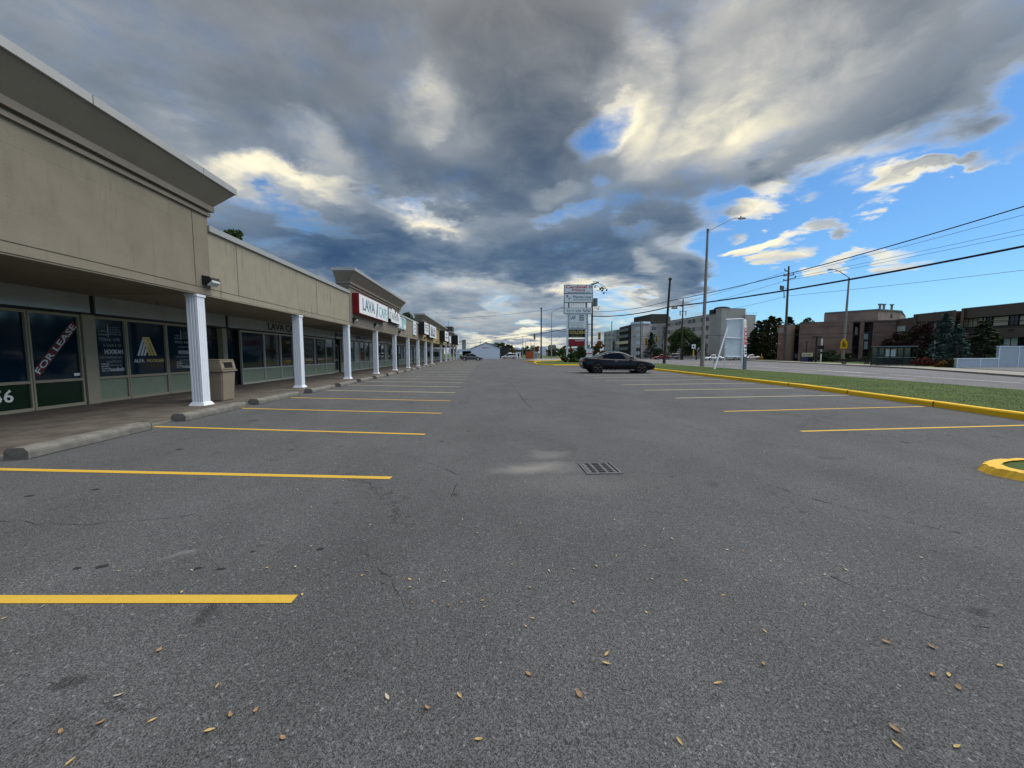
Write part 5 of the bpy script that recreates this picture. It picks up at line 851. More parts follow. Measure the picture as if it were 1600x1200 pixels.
for (u0, v0, u1, v1, lab) in ((1232, 423, 1067, 473, 'thin wire from the timber pole top towards the thin lamp pole'), (1225, 439, 1067, 482, 'second thin wire from the timber pole towards the thin lamp pole'), (1228, 463, 1108, 488, 'low thin wire left of the timber pole')): wire(lab, at(u0, v0, ud), at(u1, v1, 100), 0.3, 0.03)
wire('straight span wire carrying the junction signals', at(925, 524.5, 100), at(1100, 526, 112), 0.1, 0.04); wire('low service wire in front of the brick building and office, upper', at(1330, 503.5, 62), at(1650, 499, 42), 0.05, 0.035); wire('low service wire in front of the brick building and office, lower', at(1100, 524, 100), at(1650, 507.5, 42), 0.4, 0.035)

# plaza pylon sign
D = 72.0; pc = P(900, D); py = thing('plaza_sign', 'tall plaza pylon sign with stacked tenant panels on two white posts', 'pylon sign', pc, -YAW)
s_ = D / FPX
def lx(u): return (u - 900) * s_
def lz(v): return EYE + (553 - v) * s_ * 1.0
def pbox(u0, v0, u1, v1, y0, y1, mi=0, mb=None): return mb.box(lx(u0), lx(u1), y0, y1, lz(v1), lz(v0), mi)
for (u0, u1) in ((884.8, 887.6), (913.5, 916.3)): mb = MB(); mb.box(lx(u0), lx(u1), -0.2, 0.2, 0, lz(447.5) if False else lz(491)); mb.build('post', 'white_col', py)
for u in (887.8, 915.2): mb = MB(); mb.box(lx(u) - 0.12, lx(u) + 0.12, -0.12, 0.12, lz(492), lz(472)); mb.build('inner_post', 'tank', py)
def panel(u0, v0, u1, v1, face, name='tenant_panel', th=0.3, fr='greyt'):
    mb = MB(); pbox(u0, v0, u1, v1, -th, th, mb=mb); o = mb.build(name, fr, py, bevel=0.02); mb = MB(); pbox(u0 + 0.7, v0 + 0.7, u1 - 0.7, v1 - 0.7, -th - 0.015, -th, mb=mb); mb.build('face', face, o); return o
def ptext(par, s, u, v, w, h, m, y=-0.33, bold=True): mb = MB(); put_text(mb, s, (lx(u), y, lz(v)), (1, 0, 0), (0, 0, 1), w=w * s_, h=h * s_, depth=0.01); mb.build('lettering', m, par)
o = panel(880.3, 446.8, 924.2, 460.5, 'panel_white'); ptext(o, 'Cardinal II', 902.3, 450.2, 40, 4.4, 'redt'); ptext(o, 'Plaza', 902.5, 455.0, 20, 3.0, 'redt'); mb = MB(); scrawl(mb, (lx(902), -0.33, lz(458.6)), (1, 0, 0), (0, 0, 1), 34 * s_, 1.9 * s_, 1, 0, random.Random(31)); mb.build('lettering', 'navy', o)
o = panel(880.3, 460.6, 924.2, 474.2, 'panel_white'); ptext(o, 'Pharma Luxe', 908, 465.4, 28, 3.8, 'bluegrey'); mb = MB(); scrawl(mb, (lx(908), -0.33, lz(469.8)), (1, 0, 0), (0, 0, 1), 28 * s_, 2.2 * s_, 1, 0, random.Random(32)); mb.build('lettering', 'bluegrey', o); ptext(o, 'R', 885.5, 464.5, 3, 4, 'navy'); ptext(o, 'x', 888.2, 468, 3, 3, 'navy')
mb = MB(); 
for k in range(9): u = 891.5 + 2.7 * k; pbox(u, 474.4, u + 1.1, 482, -0.1, -0.02, mb=mb)
mb.build('fluorescent_tube', 'white', py)
mb = MB(); pbox(880.3, 474.2, 881.2, 482.2, -0.2, 0.2, mb=mb); pbox(923.3, 474.2, 924.2, 482.2, -0.2, 0.2, mb=mb); mb.build('open_frame', 'tank', py)
o = panel(880.3, 482.0, 923.6, 491.4, 'panel_white'); mb = MB(); scrawl(mb, (lx(896), -0.33, lz(486.6)), (1, 0, 0), (0, 0, 1), 23 * s_, 4.2 * s_, 1, 0, random.Random(33), fill=0.85); mb.build('lettering', 'greyt', o)
mb = MB(); 
for k, (u, sg) in enumerate(((911, 1), (914.5, -1), (917, 1), (920, -1))): T = frame((lx(u), -0.33, lz(486.5)), (1, 0, 0), (0, 0, 1)); mb.prism([(-0.2 * sg, 0.25), (0.0, 0.25), (0.22 * sg, -0.25), (0.05 * sg, -0.25)], 0, 0.01, 'Z', 0, T)
mb.build('emblem', 'greyt', o)
o = panel(887.8, 491.6, 915.6, 514.0, 'panel_white'); ptext(o, 'LAV', 894.5, 496.8, 8, 6, 'navy'); mb = MB()
for k in range(3): pbox(903.5, 493.0 + 3.2 * k, 911.5, 495.4 + 3.2 * k, -0.33, -0.315, mb=mb)
mb.build('print', 'greyt', o); mb = MB()
for v, w in ((505, 23), (508.4, 19), (511.8, 20)): scrawl(mb, (lx(901), -0.33, lz(v)), (1, 0, 0), (0, 0, 1), w * s_, 1.9 * s_, 1, 0, random.Random(int(v)))
mb.build('lettering', 'greyt', o)
o = panel(887.8, 515.0, 914.0, 527.6, 'bin_dark'); ptext(o, 'GOLDEN', 901, 519.7, 23, 5.4, 'gold'); mb = MB(); scrawl(mb, (lx(901), -0.33, lz(525.5)), (1, 0, 0), (0, 0, 1), 22 * s_, 1.4 * s_, 1, 0, random.Random(35)); mb.build('lettering', 'cream', o)
o = panel(887.8, 529.6, 913.2, 541.5, 'red'); ptext(o, 'ELEVEN', 904.5, 532.2, 13, 2.5, 'whitet'); mb = MB(); scrawl(mb, (lx(904.5), -0.33, lz(536.6)), (1, 0, 0), (0, 0, 1), 13 * s_, 2.2 * s_, 1, 0, random.Random(36)); T = frame((lx(893), -0.33, lz(534.5)), (1, 0, 0), (0, 0, 1)); mb.prism([(-0.3, 0.35), (-0.2, 0.35), (0.02, -0.2), (0.28, 0.35), (0.36, 0.35), (0.05, -0.35), (-0.03, -0.35)], 0, 0.01, 'Z', 0, T); mb.build('lettering', 'redt', o)
o = panel(895.5, 543.5, 913.5, 548.5, 'bluew'); 
t = thing('tenant_sign', 'low white and red board leaning right of the pylon base', 'sign', P(919, 70), -YAW); mb = MB(); mb.box(-0.75, 0.75, -0.06, 0.06, 0.9, 2.5); mb.build('board', 'panel_white', t); mb = MB(); mb.box(-0.7, 0.7, -0.075, -0.06, 1.5, 1.7); mb.build('stripe', 'redt', t); mb = MB(); mb.box(-0.6, -0.5, -0.05, 0.05, 0, 0.9); mb.box(0.5, 0.6, -0.05, 0.05, 0, 0.9); mb.build('leg', 'wood', t)

# V-shaped lease board on the verge
base = gr(1158, 578.4); d = (base - Vector((0, 0, EYE))).dot(RZ @ FW); t = thing('lease_board', 'V-shaped white timber lease board, its back to us, on the grass strip', 'sign board', base)
def q(u, v, dd=0): return at(u, v, d + dd)
def slab(mb, p00, p10, p11, p01, th, mi=0):
    n = (p10 - p00).cross(p01 - p00).normalized() * th; mb.add([p00, p10, p11, p01, p00 + n, p10 + n, p11 + n, p01 + n], [(0, 1, 2, 3), (7, 6, 5, 4), (0, 4, 5, 1), (1, 5, 6, 2), (2, 6, 7, 3), (3, 7, 4, 0)], mi)
mb = MB(); slab(mb, q(1133.6, 556.5, 0.3), q(1160, 557.5), q(1161.6, 498.3), q(1136.8, 499.5, 0.3), 0.03); mb.build('back_panel', 'panel_white', t, world=True)
mb = MB()
for a_, b_, r in ((q(1131, 577.6, 0.3), q(1136.6, 499, 0.3), 0.07), (q(1158.3, 578.5, -0.1), q(1161.5, 498, -0.1), 0.09), (q(1134, 499.3, 0.2), q(1161.6, 498.0, -0.1), 0.06), (q(1133.8, 557, 0.2), q(1160, 558, -0.1), 0.07), (q(1135, 528, 0.2), q(1160.8, 529, -0.05), 0.07), (q(1144.5, 535, 0.1), q(1157, 513, 0.1), 0.06), (q(1136.7, 512.5, 0), q(1116, 577.6, -0.8), 0.08), (q(1133.2, 543, 0), q(1115, 567.5, 2.4), 0.07)): mb.tube([a_, b_], r, 4, smooth=False)
mb.build('timber_frame', 'white_col', t, world=True)
mb = MB(); vdir = (RZ @ Vector((math.sin(R(31 + 6.8)), math.cos(R(31 + 6.8)), 0))).normalized(); A0 = q(1161.9, 557.5); A1 = q(1161.9, 498.0); LN = 1.75
slab(mb, A0, A0 + vdir * LN, A1 + vdir * LN, A1, 0.04); mb.build('printed_panel', 'panel_white', t, world=True)
up = (A1 - A0); mb = MB()
nrm = vdir.cross(up).normalized(); nrm = nrm if nrm.dot(Vector((0, 0, EYE)) - A0) > 0 else -nrm
def pan(s0, s1, f0, f1, mi): a_ = A0 + nrm * 0.05; mb.quad(a_ + vdir * LN * s0 + up * f0, a_ + vdir * LN * s1 + up * f0, a_ + vdir * LN * s1 + up * f1, a_ + vdir * LN * s0 + up * f1, mi)
pan(0.05, 0.95, 0.32, 0.78, 0); pan(0.1, 0.9, 0.83, 0.95, 2)
mb.build('red_print', ['redt', 'blackm', 'cream'], t, world=True)
mb = MB()
for f in (0.72, 0.62, 0.52, 0.42): put_text(mb, {0.72: 'FOR', 0.62: 'LEASE', 0.52: 'FOR', 0.42: 'SALE'}[f], A0 + nrm * 0.06 + vdir * LN * 0.5 + up * f, vdir, up, w=LN * 0.7, h=0.22, mi=0)
rq = random.Random(40); scrawl(mb, A0 + nrm * 0.055 + vdir * LN * 0.5 + up * 0.24, vdir, up, LN * 0.8, 0.3, 1, 1, rq); scrawl(mb, A0 + nrm * 0.055 + vdir * LN * 0.5 + up * 0.12, vdir, up, LN * 0.8, 0.45, 2, 1, rq); mb.build('lettering', ['whitet', 'blackm'], t, world=True)
t = thing('utility_cabinet', 'slim green-grey utility cabinet behind the right leg of the lease board', 'utility box', P(1163.5, 38.3)); mb = MB(); mb.box(-0.16, 0.16, -0.15, 0.15, 0, 1.3); mb.build('body', 'tank', t, bevel=0.02); mb = MB(); mb.box(-0.18, 0.18, -0.17, 0.17, 1.3, 1.36); mb.build('lid', 'tank', t)

# smaller street furniture
def small(name, label, cat, u, v, w, group=None): return thing(name, label, cat, gr(u, v), -YAW, group)
t = thing('lane_sign', 'small white square traffic sign with black arrow on a yellow hatched post', 'traffic sign', P(1083.5, 84), -YAW); mb = MB(); mb.box(-0.42, 0.42, -0.02, 0.02, 2.7, 3.65); mb.build('plate', 'white', t); mb = MB(); mb.tube([(-0.1, -0.03, 3.0), (0.0, -0.03, 3.4)], 0.09, 5); mb.tube([(0.15, -0.03, 2.9), (0.05, -0.03, 3.2)], 0.06, 5); mb.build('arrow', 'blackm', t); mb = MB(); mb.box(-0.05, 0.05, 0.02, 0.1, 0, 2.8); mb.build('post', 'galv', t); mb = MB(); mb.box(-0.12, 0.12, -0.02, 0.0, 0.9, 2.3); mb.build('hazard_marker', 'school', t)
t = thing('fire_hydrant', 'yellow fire hydrant with a tall marker rod across the road', 'hydrant', gr(1189.8, 563.2)); mb = MB(); mb.tube([(0, 0, 0), (0, 0, 0.75), (0, 0, 0.85), (0, 0, 0.98)], [0.19, 0.19, 0.22, 0.08], 10); mb.build('barrel', 'signal', t); mb = MB(); mb.tube([(-0.33, 0, 0.6), (0.33, 0, 0.6)], 0.11, 8); mb.build('nozzle', 'signal', t); mb = MB(); mb.tube([(0, 0.05, 0.6), (0, 0.05, 1.7)], 0.05, 5); mb.build('marker_rod', 'cream', t)
p = gr(1276, 567.3); t = thing('signal_post', 'dark twin-armed park light beside a black and white banded signal post', 'street light', p); mb = MB(); mb.tube([(-0.25, 0, 0), (-0.25, 0, 4.35)], 0.12, 8); mb.build('post', 'blackm', t); mb = MB(); mb.box(-0.95, 0.45, -0.15, 0.15, 4.35, 4.5); mb.build('light_bar', 'blackm', t)
t = thing('pedestrian_signal', 'pale and black banded pedestrian signal post in front of the brick wall', 'pedestrian signal', p + Vector((0.15, -0.6, 0))); mb = MB(); mb.tube([(0, 0, 0), (0, 0, 1.6)], 0.09, 8); mb.tube([(0, 0, 1.95), (0, 0, 4.1)], 0.11, 8); mb.build('pale_post', 'whitet', t); mb = MB(); mb.tube([(0, 0, 1.6), (0, 0, 1.95)], 0.1, 8); mb.build('dark_band', 'blackm', t); mb = MB(); mb.box(-0.75, 0.2, -0.3, -0.05, 2.35, 2.95); mb.build('signal_head', 'blackm', t)
t = thing('park_light', 'short dark T-shaped yard light against the brick wall', 'yard light', P(1259.5, 73)); mb = MB(); mb.tube([(0, 0, 0), (0, 0, 3.8)], 0.08, 6); mb.build('post', 'blackm', t); mb = MB(); mb.box(-0.35, 0.35, -0.2, 0.2, 3.8, 3.9); mb.build('lamp', 'blackm', t)
t = thing('notice_board', 'cream notice board with blurred black writing in front of the brick wall', 'sign', P(1261, 70), -YAW); mb = MB(); mb.box(-1.0, 1.0, -0.06, 0.06, 0.95, 1.75); mb.build('board', 'cream', t); mb = MB(); scrawl(mb, (0, -0.065, 1.35), (1, 0, 0), (0, 0, 1), 1.7, 0.6, 2, 0, random.Random(50)); mb.build('lettering', 'blackm', t); mb = MB(); mb.box(-1.12, -1.0, -0.06, 0.06, 0, 1.8); mb.box(1.0, 1.06, -0.06, 0.06, 0, 1.8); mb.build('leg', 'blackm', t)
for k, (u, c, m) in enumerate(((1258.5, 'dark blue waste bin under the notice board', 'navy'), (1266.5, 'black waste bin to the right under the notice board', 'blackm'))):
    t = thing('waste_bin', c, 'bin', P(u, 69), 0, 'bins in front of the brick wall'); mb = MB(); mb.frust(-0.33, 0.33, -0.3, 0.3, 0, 0.95, -0.04, -0.04); mb.build('body', m, t, bevel=0.03); mb = MB(); mb.box(-0.4, 0.4, -0.37, 0.37, 0.95, 1.03); mb.build('lid', m, t)
# bus shelter
p = gr(1431, 573.6); p2 = gr(1369, 573.0); t = thing('bus_shelter', 'dark framed glass bus shelter on the far pavement', 'bus shelter', p2, math.atan2(p.y - p2.y, p.x - p2.x)); L_ = (p - p2).length
mb = MB(); mb.box(-0.05, L_ + 0.05, -0.15, 1.5, 2.38, 2.5); mb.build('roof', 'tank', t, bevel=0.03)
for x in (0, L_ * 0.333, L_ * 0.667, L_): 
    for y in (0, 1.35): mb = MB(); mb.box(x - 0.045, x + 0.045, y - 0.045, y + 0.045, 0, 2.38); mb.build('post', 'blackm', t)
mb = MB(); 
for y in (0.0, 1.35):
    for z in (0.18, 1.1): mb.box(0.05, L_ - 0.05, y - 0.03, y + 0.03, z, z + 0.07)
mb.build('rail', 'tank', t)
for k in range(3): mb = MB(); mb.box(L_ * k / 3 + 0.06, L_ * (k + 1) / 3 - 0.06, 1.34, 1.36, 0.26, 2.3); mb.build('glass_pane', 'shelter_glass', t)
mb = MB(); mb.box(L_ * 0.36, L_ * 0.62, 1.28, 1.32, 1.25, 2.1); mb.build('poster', 'winw', t)
mb = MB(); mb.box(L_ * 0.1, L_ * 0.9, 0.85, 1.2, 0.42, 0.48); mb.build('bench', 'wood', t)
p = gr(1336, 570.6); t = thing('bench', 'low dark flat bench on concrete feet beside the far street lamp', 'bench', p, -R(35)); mb = MB(); mb.box(-1.7, 1.7, -0.3, 0.3, 0.42, 0.50); mb.box(-1.7, 1.7, 0.25, 0.32, 0.55, 0.85); mb.build('seat', 'darkwood', t)
for x in (-1.2, 1.2): mb = MB(); mb.frust(x - 0.25, x + 0.25, -0.28, 0.28, 0, 0.42, 0.06, 0.06); mb.build('foot', 'concrete', t)
p = gr(1458, 572.3); t = thing('bus_stop_sign', 'slim bus stop post with white flag and timetable box', 'bus stop', p); mb = MB(); mb.tube([(0, 0, 0), (0, 0, 3.2)], 0.05, 6); mb.build('post', 'whitet', t); mb = MB(); mb.box(0.02, 0.55, -0.03, 0.03, 2.75, 3.25); mb.build('flag', 'whitet', t); mb = MB(); mb.box(-0.17, 0.2, -0.1, 0.05, 0.95, 1.45); mb.build('timetable_box', 'palegrey', t)
p = P(848, 112); t = thing('sign_board', 'blank white upright board on four legs at the far junction', 'sign board', p, -YAW); mb = MB(); mb.box(-0.85, 0.85, -0.05, 0.05, 1.1, 3.7); mb.build('board', 'whiteb', t)
for x in (-0.75, -0.25, 0.25, 0.75): mb = MB(); mb.box(x - 0.05, x + 0.05, 0.05, 0.15, 0, 1.5); mb.build('leg', 'cream', t)
p = P(827.5, 118); t = thing('mesh_fence', 'orange safety mesh fence panel right of the kiosk', 'fence', p, -YAW); mb = MB(); mb.box(-1.15, 1.15, -0.03, 0.03, 0.1, 2.3); mb.build('mesh', 'orange', t)
for x in (-1.15, 1.15): mb = MB(); mb.tube([(x, 0, 0), (x, 0, 2.4)], 0.05, 5); mb.build('post', 'wood', t)
p = P(837, 116); t = thing('signal_cabinet', 'grey control cabinet between the mesh fence and the white board', 'utility box', p, 0); mb = MB(); mb.box(-0.6, 0.6, -0.4, 0.4, 0, 2.2); mb.build('body', 'palegrey', t, bevel=0.04); mb = MB(); mb.box(-0.5, 0.5, -0.41, -0.4, 0.3, 2.0); mb.build('door', 'galv', t)

# ------------------------------------------------------------------ vehicles
PROF = {
 'coupe': dict(st=[(0.0, .48, .80, .66), (.07, .34, .96, .79), (.30, .25, 1.03, .87), (.75, .22, 1.045, .915), (1.2, .19, 1.01, .93), (1.8, .18, .975, .935), (2.5, .18, .955, .935), (3.2, .18, .94, .93), (3.75, .19, .89, .915), (4.25, .20, .81, .88), (4.6, .24, .71, .79), (4.74, .30, .62, .66), (4.79, .38, .54, .50)],
    gh=[(.62, 1.04, .72), (.95, 1.13, .70), (1.35, 1.27, .665), (1.75, 1.375, .645), (2.15, 1.42, .63), (2.5, 1.405, .62), (2.8, 1.33, .61), (3.1, 1.19, .63), (3.38, 1.05, .66), (3.6, .935, .72)], roof=(1.3, 2.75), pil=((.62, .72), (2.02, 2.08), (3.5, 3.6)), L=4.79, wb=(.93, 3.78), wr=.345, b=.845),
 'sedan': dict(st=[(0.0, .48, .80, .68), (.07, .34, .96, .80), (.30, .25, 1.02, .87), (.85, .22, 1.02, .905), (1.3, .19, .98, .915), (2.0, .18, .95, .92), (2.6, .18, .94, .92), (3.2, .18, .93, .915), (3.8, .19, .87, .90), (4.3, .20, .79, .86), (4.6, .24, .70, .78), (4.72, .38, .58, .6)],
    gh=[(.75, 1.02, .74), (1.1, 1.2, .70), (1.5, 1.38, .66), (1.9, 1.45, .64), (2.3, 1.46, .63), (2.7, 1.42, .62), (3.05, 1.25, .64), (3.4, 1.05, .68), (3.6, .95, .73)], roof=(1.45, 2.75), pil=((.75, 1.1), (2.05, 2.15), (3.4, 3.6)), L=4.72, wb=(.95, 3.72), wr=.33, b=.82),
 'van': dict(st=[(0.0, .45, .95, .74), (.05, .32, 1.05, .86), (.4, .24, 1.08, .93), (1.2, .2, 1.05, .96), (2.2, .2, 1.02, .97), (3.2, .2, 1.0, .96), (3.9, .2, .98, .94), (4.4, .22, .88, .90), (4.8, .28, .76, .80), (4.92, .4, .62, .6)],
    gh=[(.05, 1.05, .78), (.25, 1.5, .74), (.5, 1.68, .72), (1.2, 1.75, .70), (2.2, 1.76, .69), (2.9, 1.7, .68), (3.3, 1.5, .70), (3.7, 1.25, .74), (4.15, .97, .80)], roof=(.4, 3.0), pil=((.05, .25), (3.7, 4.15)), L=4.92, wb=(.95, 3.95), wr=.35, b=.86)}
def smooth(a, n=3):
    """Catmull-Rom resample of tuples along the first coordinate"""
    out = []
    for i in range(len(a) - 1):
        p0, p1, p2, p3 = a[max(i - 1, 0)], a[i], a[i + 1], a[min(i + 2, len(a) - 1)]
        for k in range(n):
            t = k / n; out.append(tuple(0.5 * (2 * p1[j] + (p2[j] - p0[j]) * t + (2 * p0[j] - 5 * p1[j] + 4 * p2[j] - p3[j]) * t * t + (3 * p1[j] - p0[j] - 3 * p2[j] + p3[j]) * t ** 3) for j in range(len(p1))))
    out.append(a[-1]); return out
def car(kind, label, cat, loc, rz, paint_, rim='rim', scale=1.0, group=None, detail=True):
    P_ = PROF[kind]; t = thing('parked_car', label, cat, loc, rz, group); off = -P_['L'] / 2; mb = MB(); S_ = Matrix.Scale(scale, 4)
    st = smooth(P_['st'], 3); rings = []
    for (x, zb, zt, w) in st:
        h = zt - zb; rings.append([Vector((x + off, y, z)) for (y, z) in ((0, zb), (w * .82, zb), (w * .965, zb + .09 * h + .02), (w, zb + .38 * h), (w * .992, zb + .60 * h), (w * .965, zb + .82 * h), (w * .90, zt - .035), (w * .76, zt - .004), (w * .4, zt + .018), (0, zt + .022))])
    n = len(rings[0]); loopn = 2 * n - 2
    def full(r): return r + [Vector((p.x, -p.y, p.z)) for p in reversed(r[1:-1])]
    vs = [p for r in rings for p in full(r)]
    mb.add(vs, [(i * loopn + j, i * loopn + (j + 1) % loopn, (i + 1) * loopn + (j + 1) % loopn, (i + 1) * loopn + j) for i in range(len(rings) - 1) for j in range(loopn)], 0, True)
    mb.add(full(rings[0]), [list(range(loopn))]); mb.add(full(rings[-1]), [list(range(loopn))])
    gl = MB(); gh = smooth(P_['gh'], 3); gr_ = []
    def belt(x):
        for a_, b_ in zip(st[:-1], st[1:]):
            if a_[0] <= x <= b_[0]: k = (x - a_[0]) / (b_[0] - a_[0]); return a_[2] + (b_[2] - a_[2]) * k
        return st[-1][2]
    for (x, z, w) in gh:
        zb = min(belt(x) - .03, z - 0.005); hh = z - zb; gr_.append([Vector((x + off, y, zz)) for (y, zz) in ((P_['b'] * (.93 if hh < .1 else 1), zb), (w + (P_['b'] - w) * .5, zb + hh * .5), (w + .02, zb + hh * .86), (w * .86, z - .015), (w * .45, z + .012), (0, z + .02))])
    r0, r1 = P_['roof']
    for i in range(len(gr_) - 1):
        xm = (gh[i][0] + gh[i + 1][0]) / 2
        for j in range(5):
            side = j < 2; painted = (j >= 2 and r0 < xm < r1) or (j == 2) or (side and any(a_ <= xm <= b_ for a_, b_ in P_['pil']))
            tgt = mb if painted else gl
            for sg in (1, -1):
                q = [gr_[i][j], gr_[i][j + 1], gr_[i + 1][j + 1], gr_[i + 1][j]]; tgt.add([Vector((p.x, p.y * sg, p.z)) for p in q], [(0, 1, 2, 3)], 0, True)
    for o_ in (mb, gl): o_.xf(S_)
    def weld(o):
        bm = bmesh.new(); bm.from_mesh(o.data); bmesh.ops.remove_doubles(bm, verts=bm.verts, dist=0.002); bmesh.ops.recalc_face_normals(bm, faces=bm.faces); bm.to_mesh(o.data); bm.free()
    body = mb.build('body', paint_, t); weld(body); weld(gl.build('windows', 'carglass', t))
    W_ = .93 if kind != 'van' else .96; r = P_['wr']
    for wx in P_['wb']:
        for sg in (1, -1):
            X = wx + off; m2 = MB(); m2.tube([(X, sg * (W_ - .30), r + .02), (X, sg * (W_ + .004), r + .02)], r + .055, 24); m2.xf(S_); m2.build('wheel_arch', 'bin_dark', t)
            m2 = MB(); m2.tube([(X, sg * (W_ - .22), r), (X, sg * (W_ - .01), r), (X, sg * (W_ + .012), r)], [r, r, r * .93], 24); m2.xf(S_); wh = m2.build('wheel', 'tyre', t)
            m2 = MB(); m2.tube([(X, sg * (W_ + .008), r), (X, sg * (W_ + .018), r)], r * .68, 20)
            m2.xf(S_); m2.build('hub', 'bin_dark', wh); m2 = MB()
            for k in range(5 if detail else 0):
                for dk in (-.12, .12):
                    a_ = k * 2 * math.pi / 5 + .3; c, s = math.cos(a_ + dk), math.sin(a_ + dk); m2.tube([(X + c * .05, sg * (W_ + .024), r + s * .05), (X + math.cos(a_ + dk * .9) * r * .70, sg * (W_ + .022), r + math.sin(a_ + dk * .9) * r * .70)], .015, 4, smooth=False)
            ring = [(X + math.cos(a) * r * .71, sg * (W_ + .02), r + math.sin(a) * r * .71) for a in [k * math.pi / 10 for k in range(21)]]; m2.tube(ring, .014, 5); m2.tube([(X, sg * (W_ + .01), r), (X, sg * (W_ + .03), r)], .05 if detail else r * .6, 10); m2.xf(S_); m2.build('rim', rim, wh)
    m2 = MB()
    zf = .62 if kind != 'van' else .72
    for sg in (1, -1): m2 = MB(); m2.box(off + .015, off + .30, sg * .60 - .19, sg * .60 + .19 + (0.03 if sg > 0 else 0), .78, .90); m2.xf(S_); m2.build('tail_lamp', 'tail', t)
    for sg in (1, -1): m2 = MB(); m2.frust(-off - .45, -off - .07, sg * .62 - .16, sg * .62 + .16, zf - .04, zf + .09, 0.02, 0.01, dx2=.18); m2.xf(S_); m2.build('headlight', 'head', t)
    for sg in (1, -1): m2 = MB(); y = sg * (P_['b'] + .11); m2.frust(3.02 + off, 3.24 + off, y - .09, y + .09, .96, 1.08, .03, .02); m2.xf(S_); m2.build('side_mirror', 'blackm', t)
    if detail:
        for sg in (1, -1):
            m2 = MB(); m2.tube([(off + 1.25, sg * .948, .22), (off + 3.3, sg * .948, .22)], .012, 4); m2.xf(S_); m2.build('sill_trim', 'chrome', t)
            m2 = MB(); m2.box(off + 2.02, off + 2.22, sg * .935 - .012, sg * .935 + .012, .80, .825); m2.xf(S_); m2.build('door_handle', 'chrome', t)
            m2 = MB(); y = .9365 if sg > 0 else -.9365
            for x in (1.62, 3.02): m2.box(off + x, off + x + .012, y - .006, y + .002, .26, .90)
            m2.xf(S_); m2.build('door_seam', 'bin_dark', t)
        m2 = MB(); m2.box(-off - .035, -off + .005, -.3, .3, .40, .56); m2.xf(S_); m2.build('grille', 'bin_dark', t)
        m2 = MB(); m2.box(off - .004, off + .06, -.25, .25, .55, .67); m2.xf(S_); m2.build('number_plate', 'palegrey', t)
        # thin bright window surround
        for sg in (1, -1):
            pts = [(p[1] + Vector((0, 0, 0))) for p in gr_[3:-4]]; m2 = MB(); m2.tube([Vector((p[2].x, sg * (p[2].y + .006), p[2].z - .005)) for p in gr_[2:-3]], .008, 4); m2.xf(S_); m2.build('window_trim', 'chrome', t)
    return t
c0_ = (gr(933.7, 583.6) + gr(1002.4, 583.6)) / 2; sc = (gr(1002.4, 583.6) - gr(933.7, 583.6)).length / 2.85
fwd = (gr(1002.4, 583.6) - gr(933.7, 583.6)).normalized(); per = Vector((-fwd.y, fwd.x, 0))
cc = c0_ + per * .93 * sc + fwd * (4.79 / 2 - (.93 + 3.78) / 2) * sc; cc.z = 0.0
car('coupe', 'glossy black coupe parked side-on facing the yellow kerb', 'car', cc, math.atan2(fwd.y, fwd.x), 'carblack', 'rim', sc)
car('sedan', 'dark grey sedan parked at the far end of the strip mall', 'car', P(737, 90) , R(-4), 'cargrey', 'rimb', 1.12, detail=False)
car('van', 'silver minivan with roof sign parked right of the white gabled shed', 'minivan', P(795.5, 122), R(183), 'carsilver', 'rimb', .98, detail=False)
for (u, d, rz, k, m, lab) in ((1113, 92, 190, 'sedan', 'carwhite', 'white sedan parked across the road just right of the near street lamp'), (1137, 93, 187, 'sedan', 'carsilver', 'silver sedan parked beyond the lease board, partly hidden by its brace'), (1152, 95, 190, 'van', 'cargrey', 'dark grey car parked directly behind the lease board'), (1172, 92, 186, 'sedan', 'carsilver', 'silver car right of the lease board'), (1033, 108, 180, 'sedan', 'carred', 'small red car left of the leaning pole'), (1052, 112, 180, 'van', 'cargrey', 'dark car under the left side of the green tree')):
    car(k, lab, 'car', P(u, d), R(rz), m, 'rimb', .95, 'cars parked across the road', detail=False)
t = thing('taxi_sign', 'white roof sign box on the silver minivan', 'roof sign', P(797, 122) + Vector((0, 0, 1.74))); mb = MB(); mb.frust(-.5, .5, -.25, .25, 0, .35, .06, .05); mb.build('box', 'white', t)

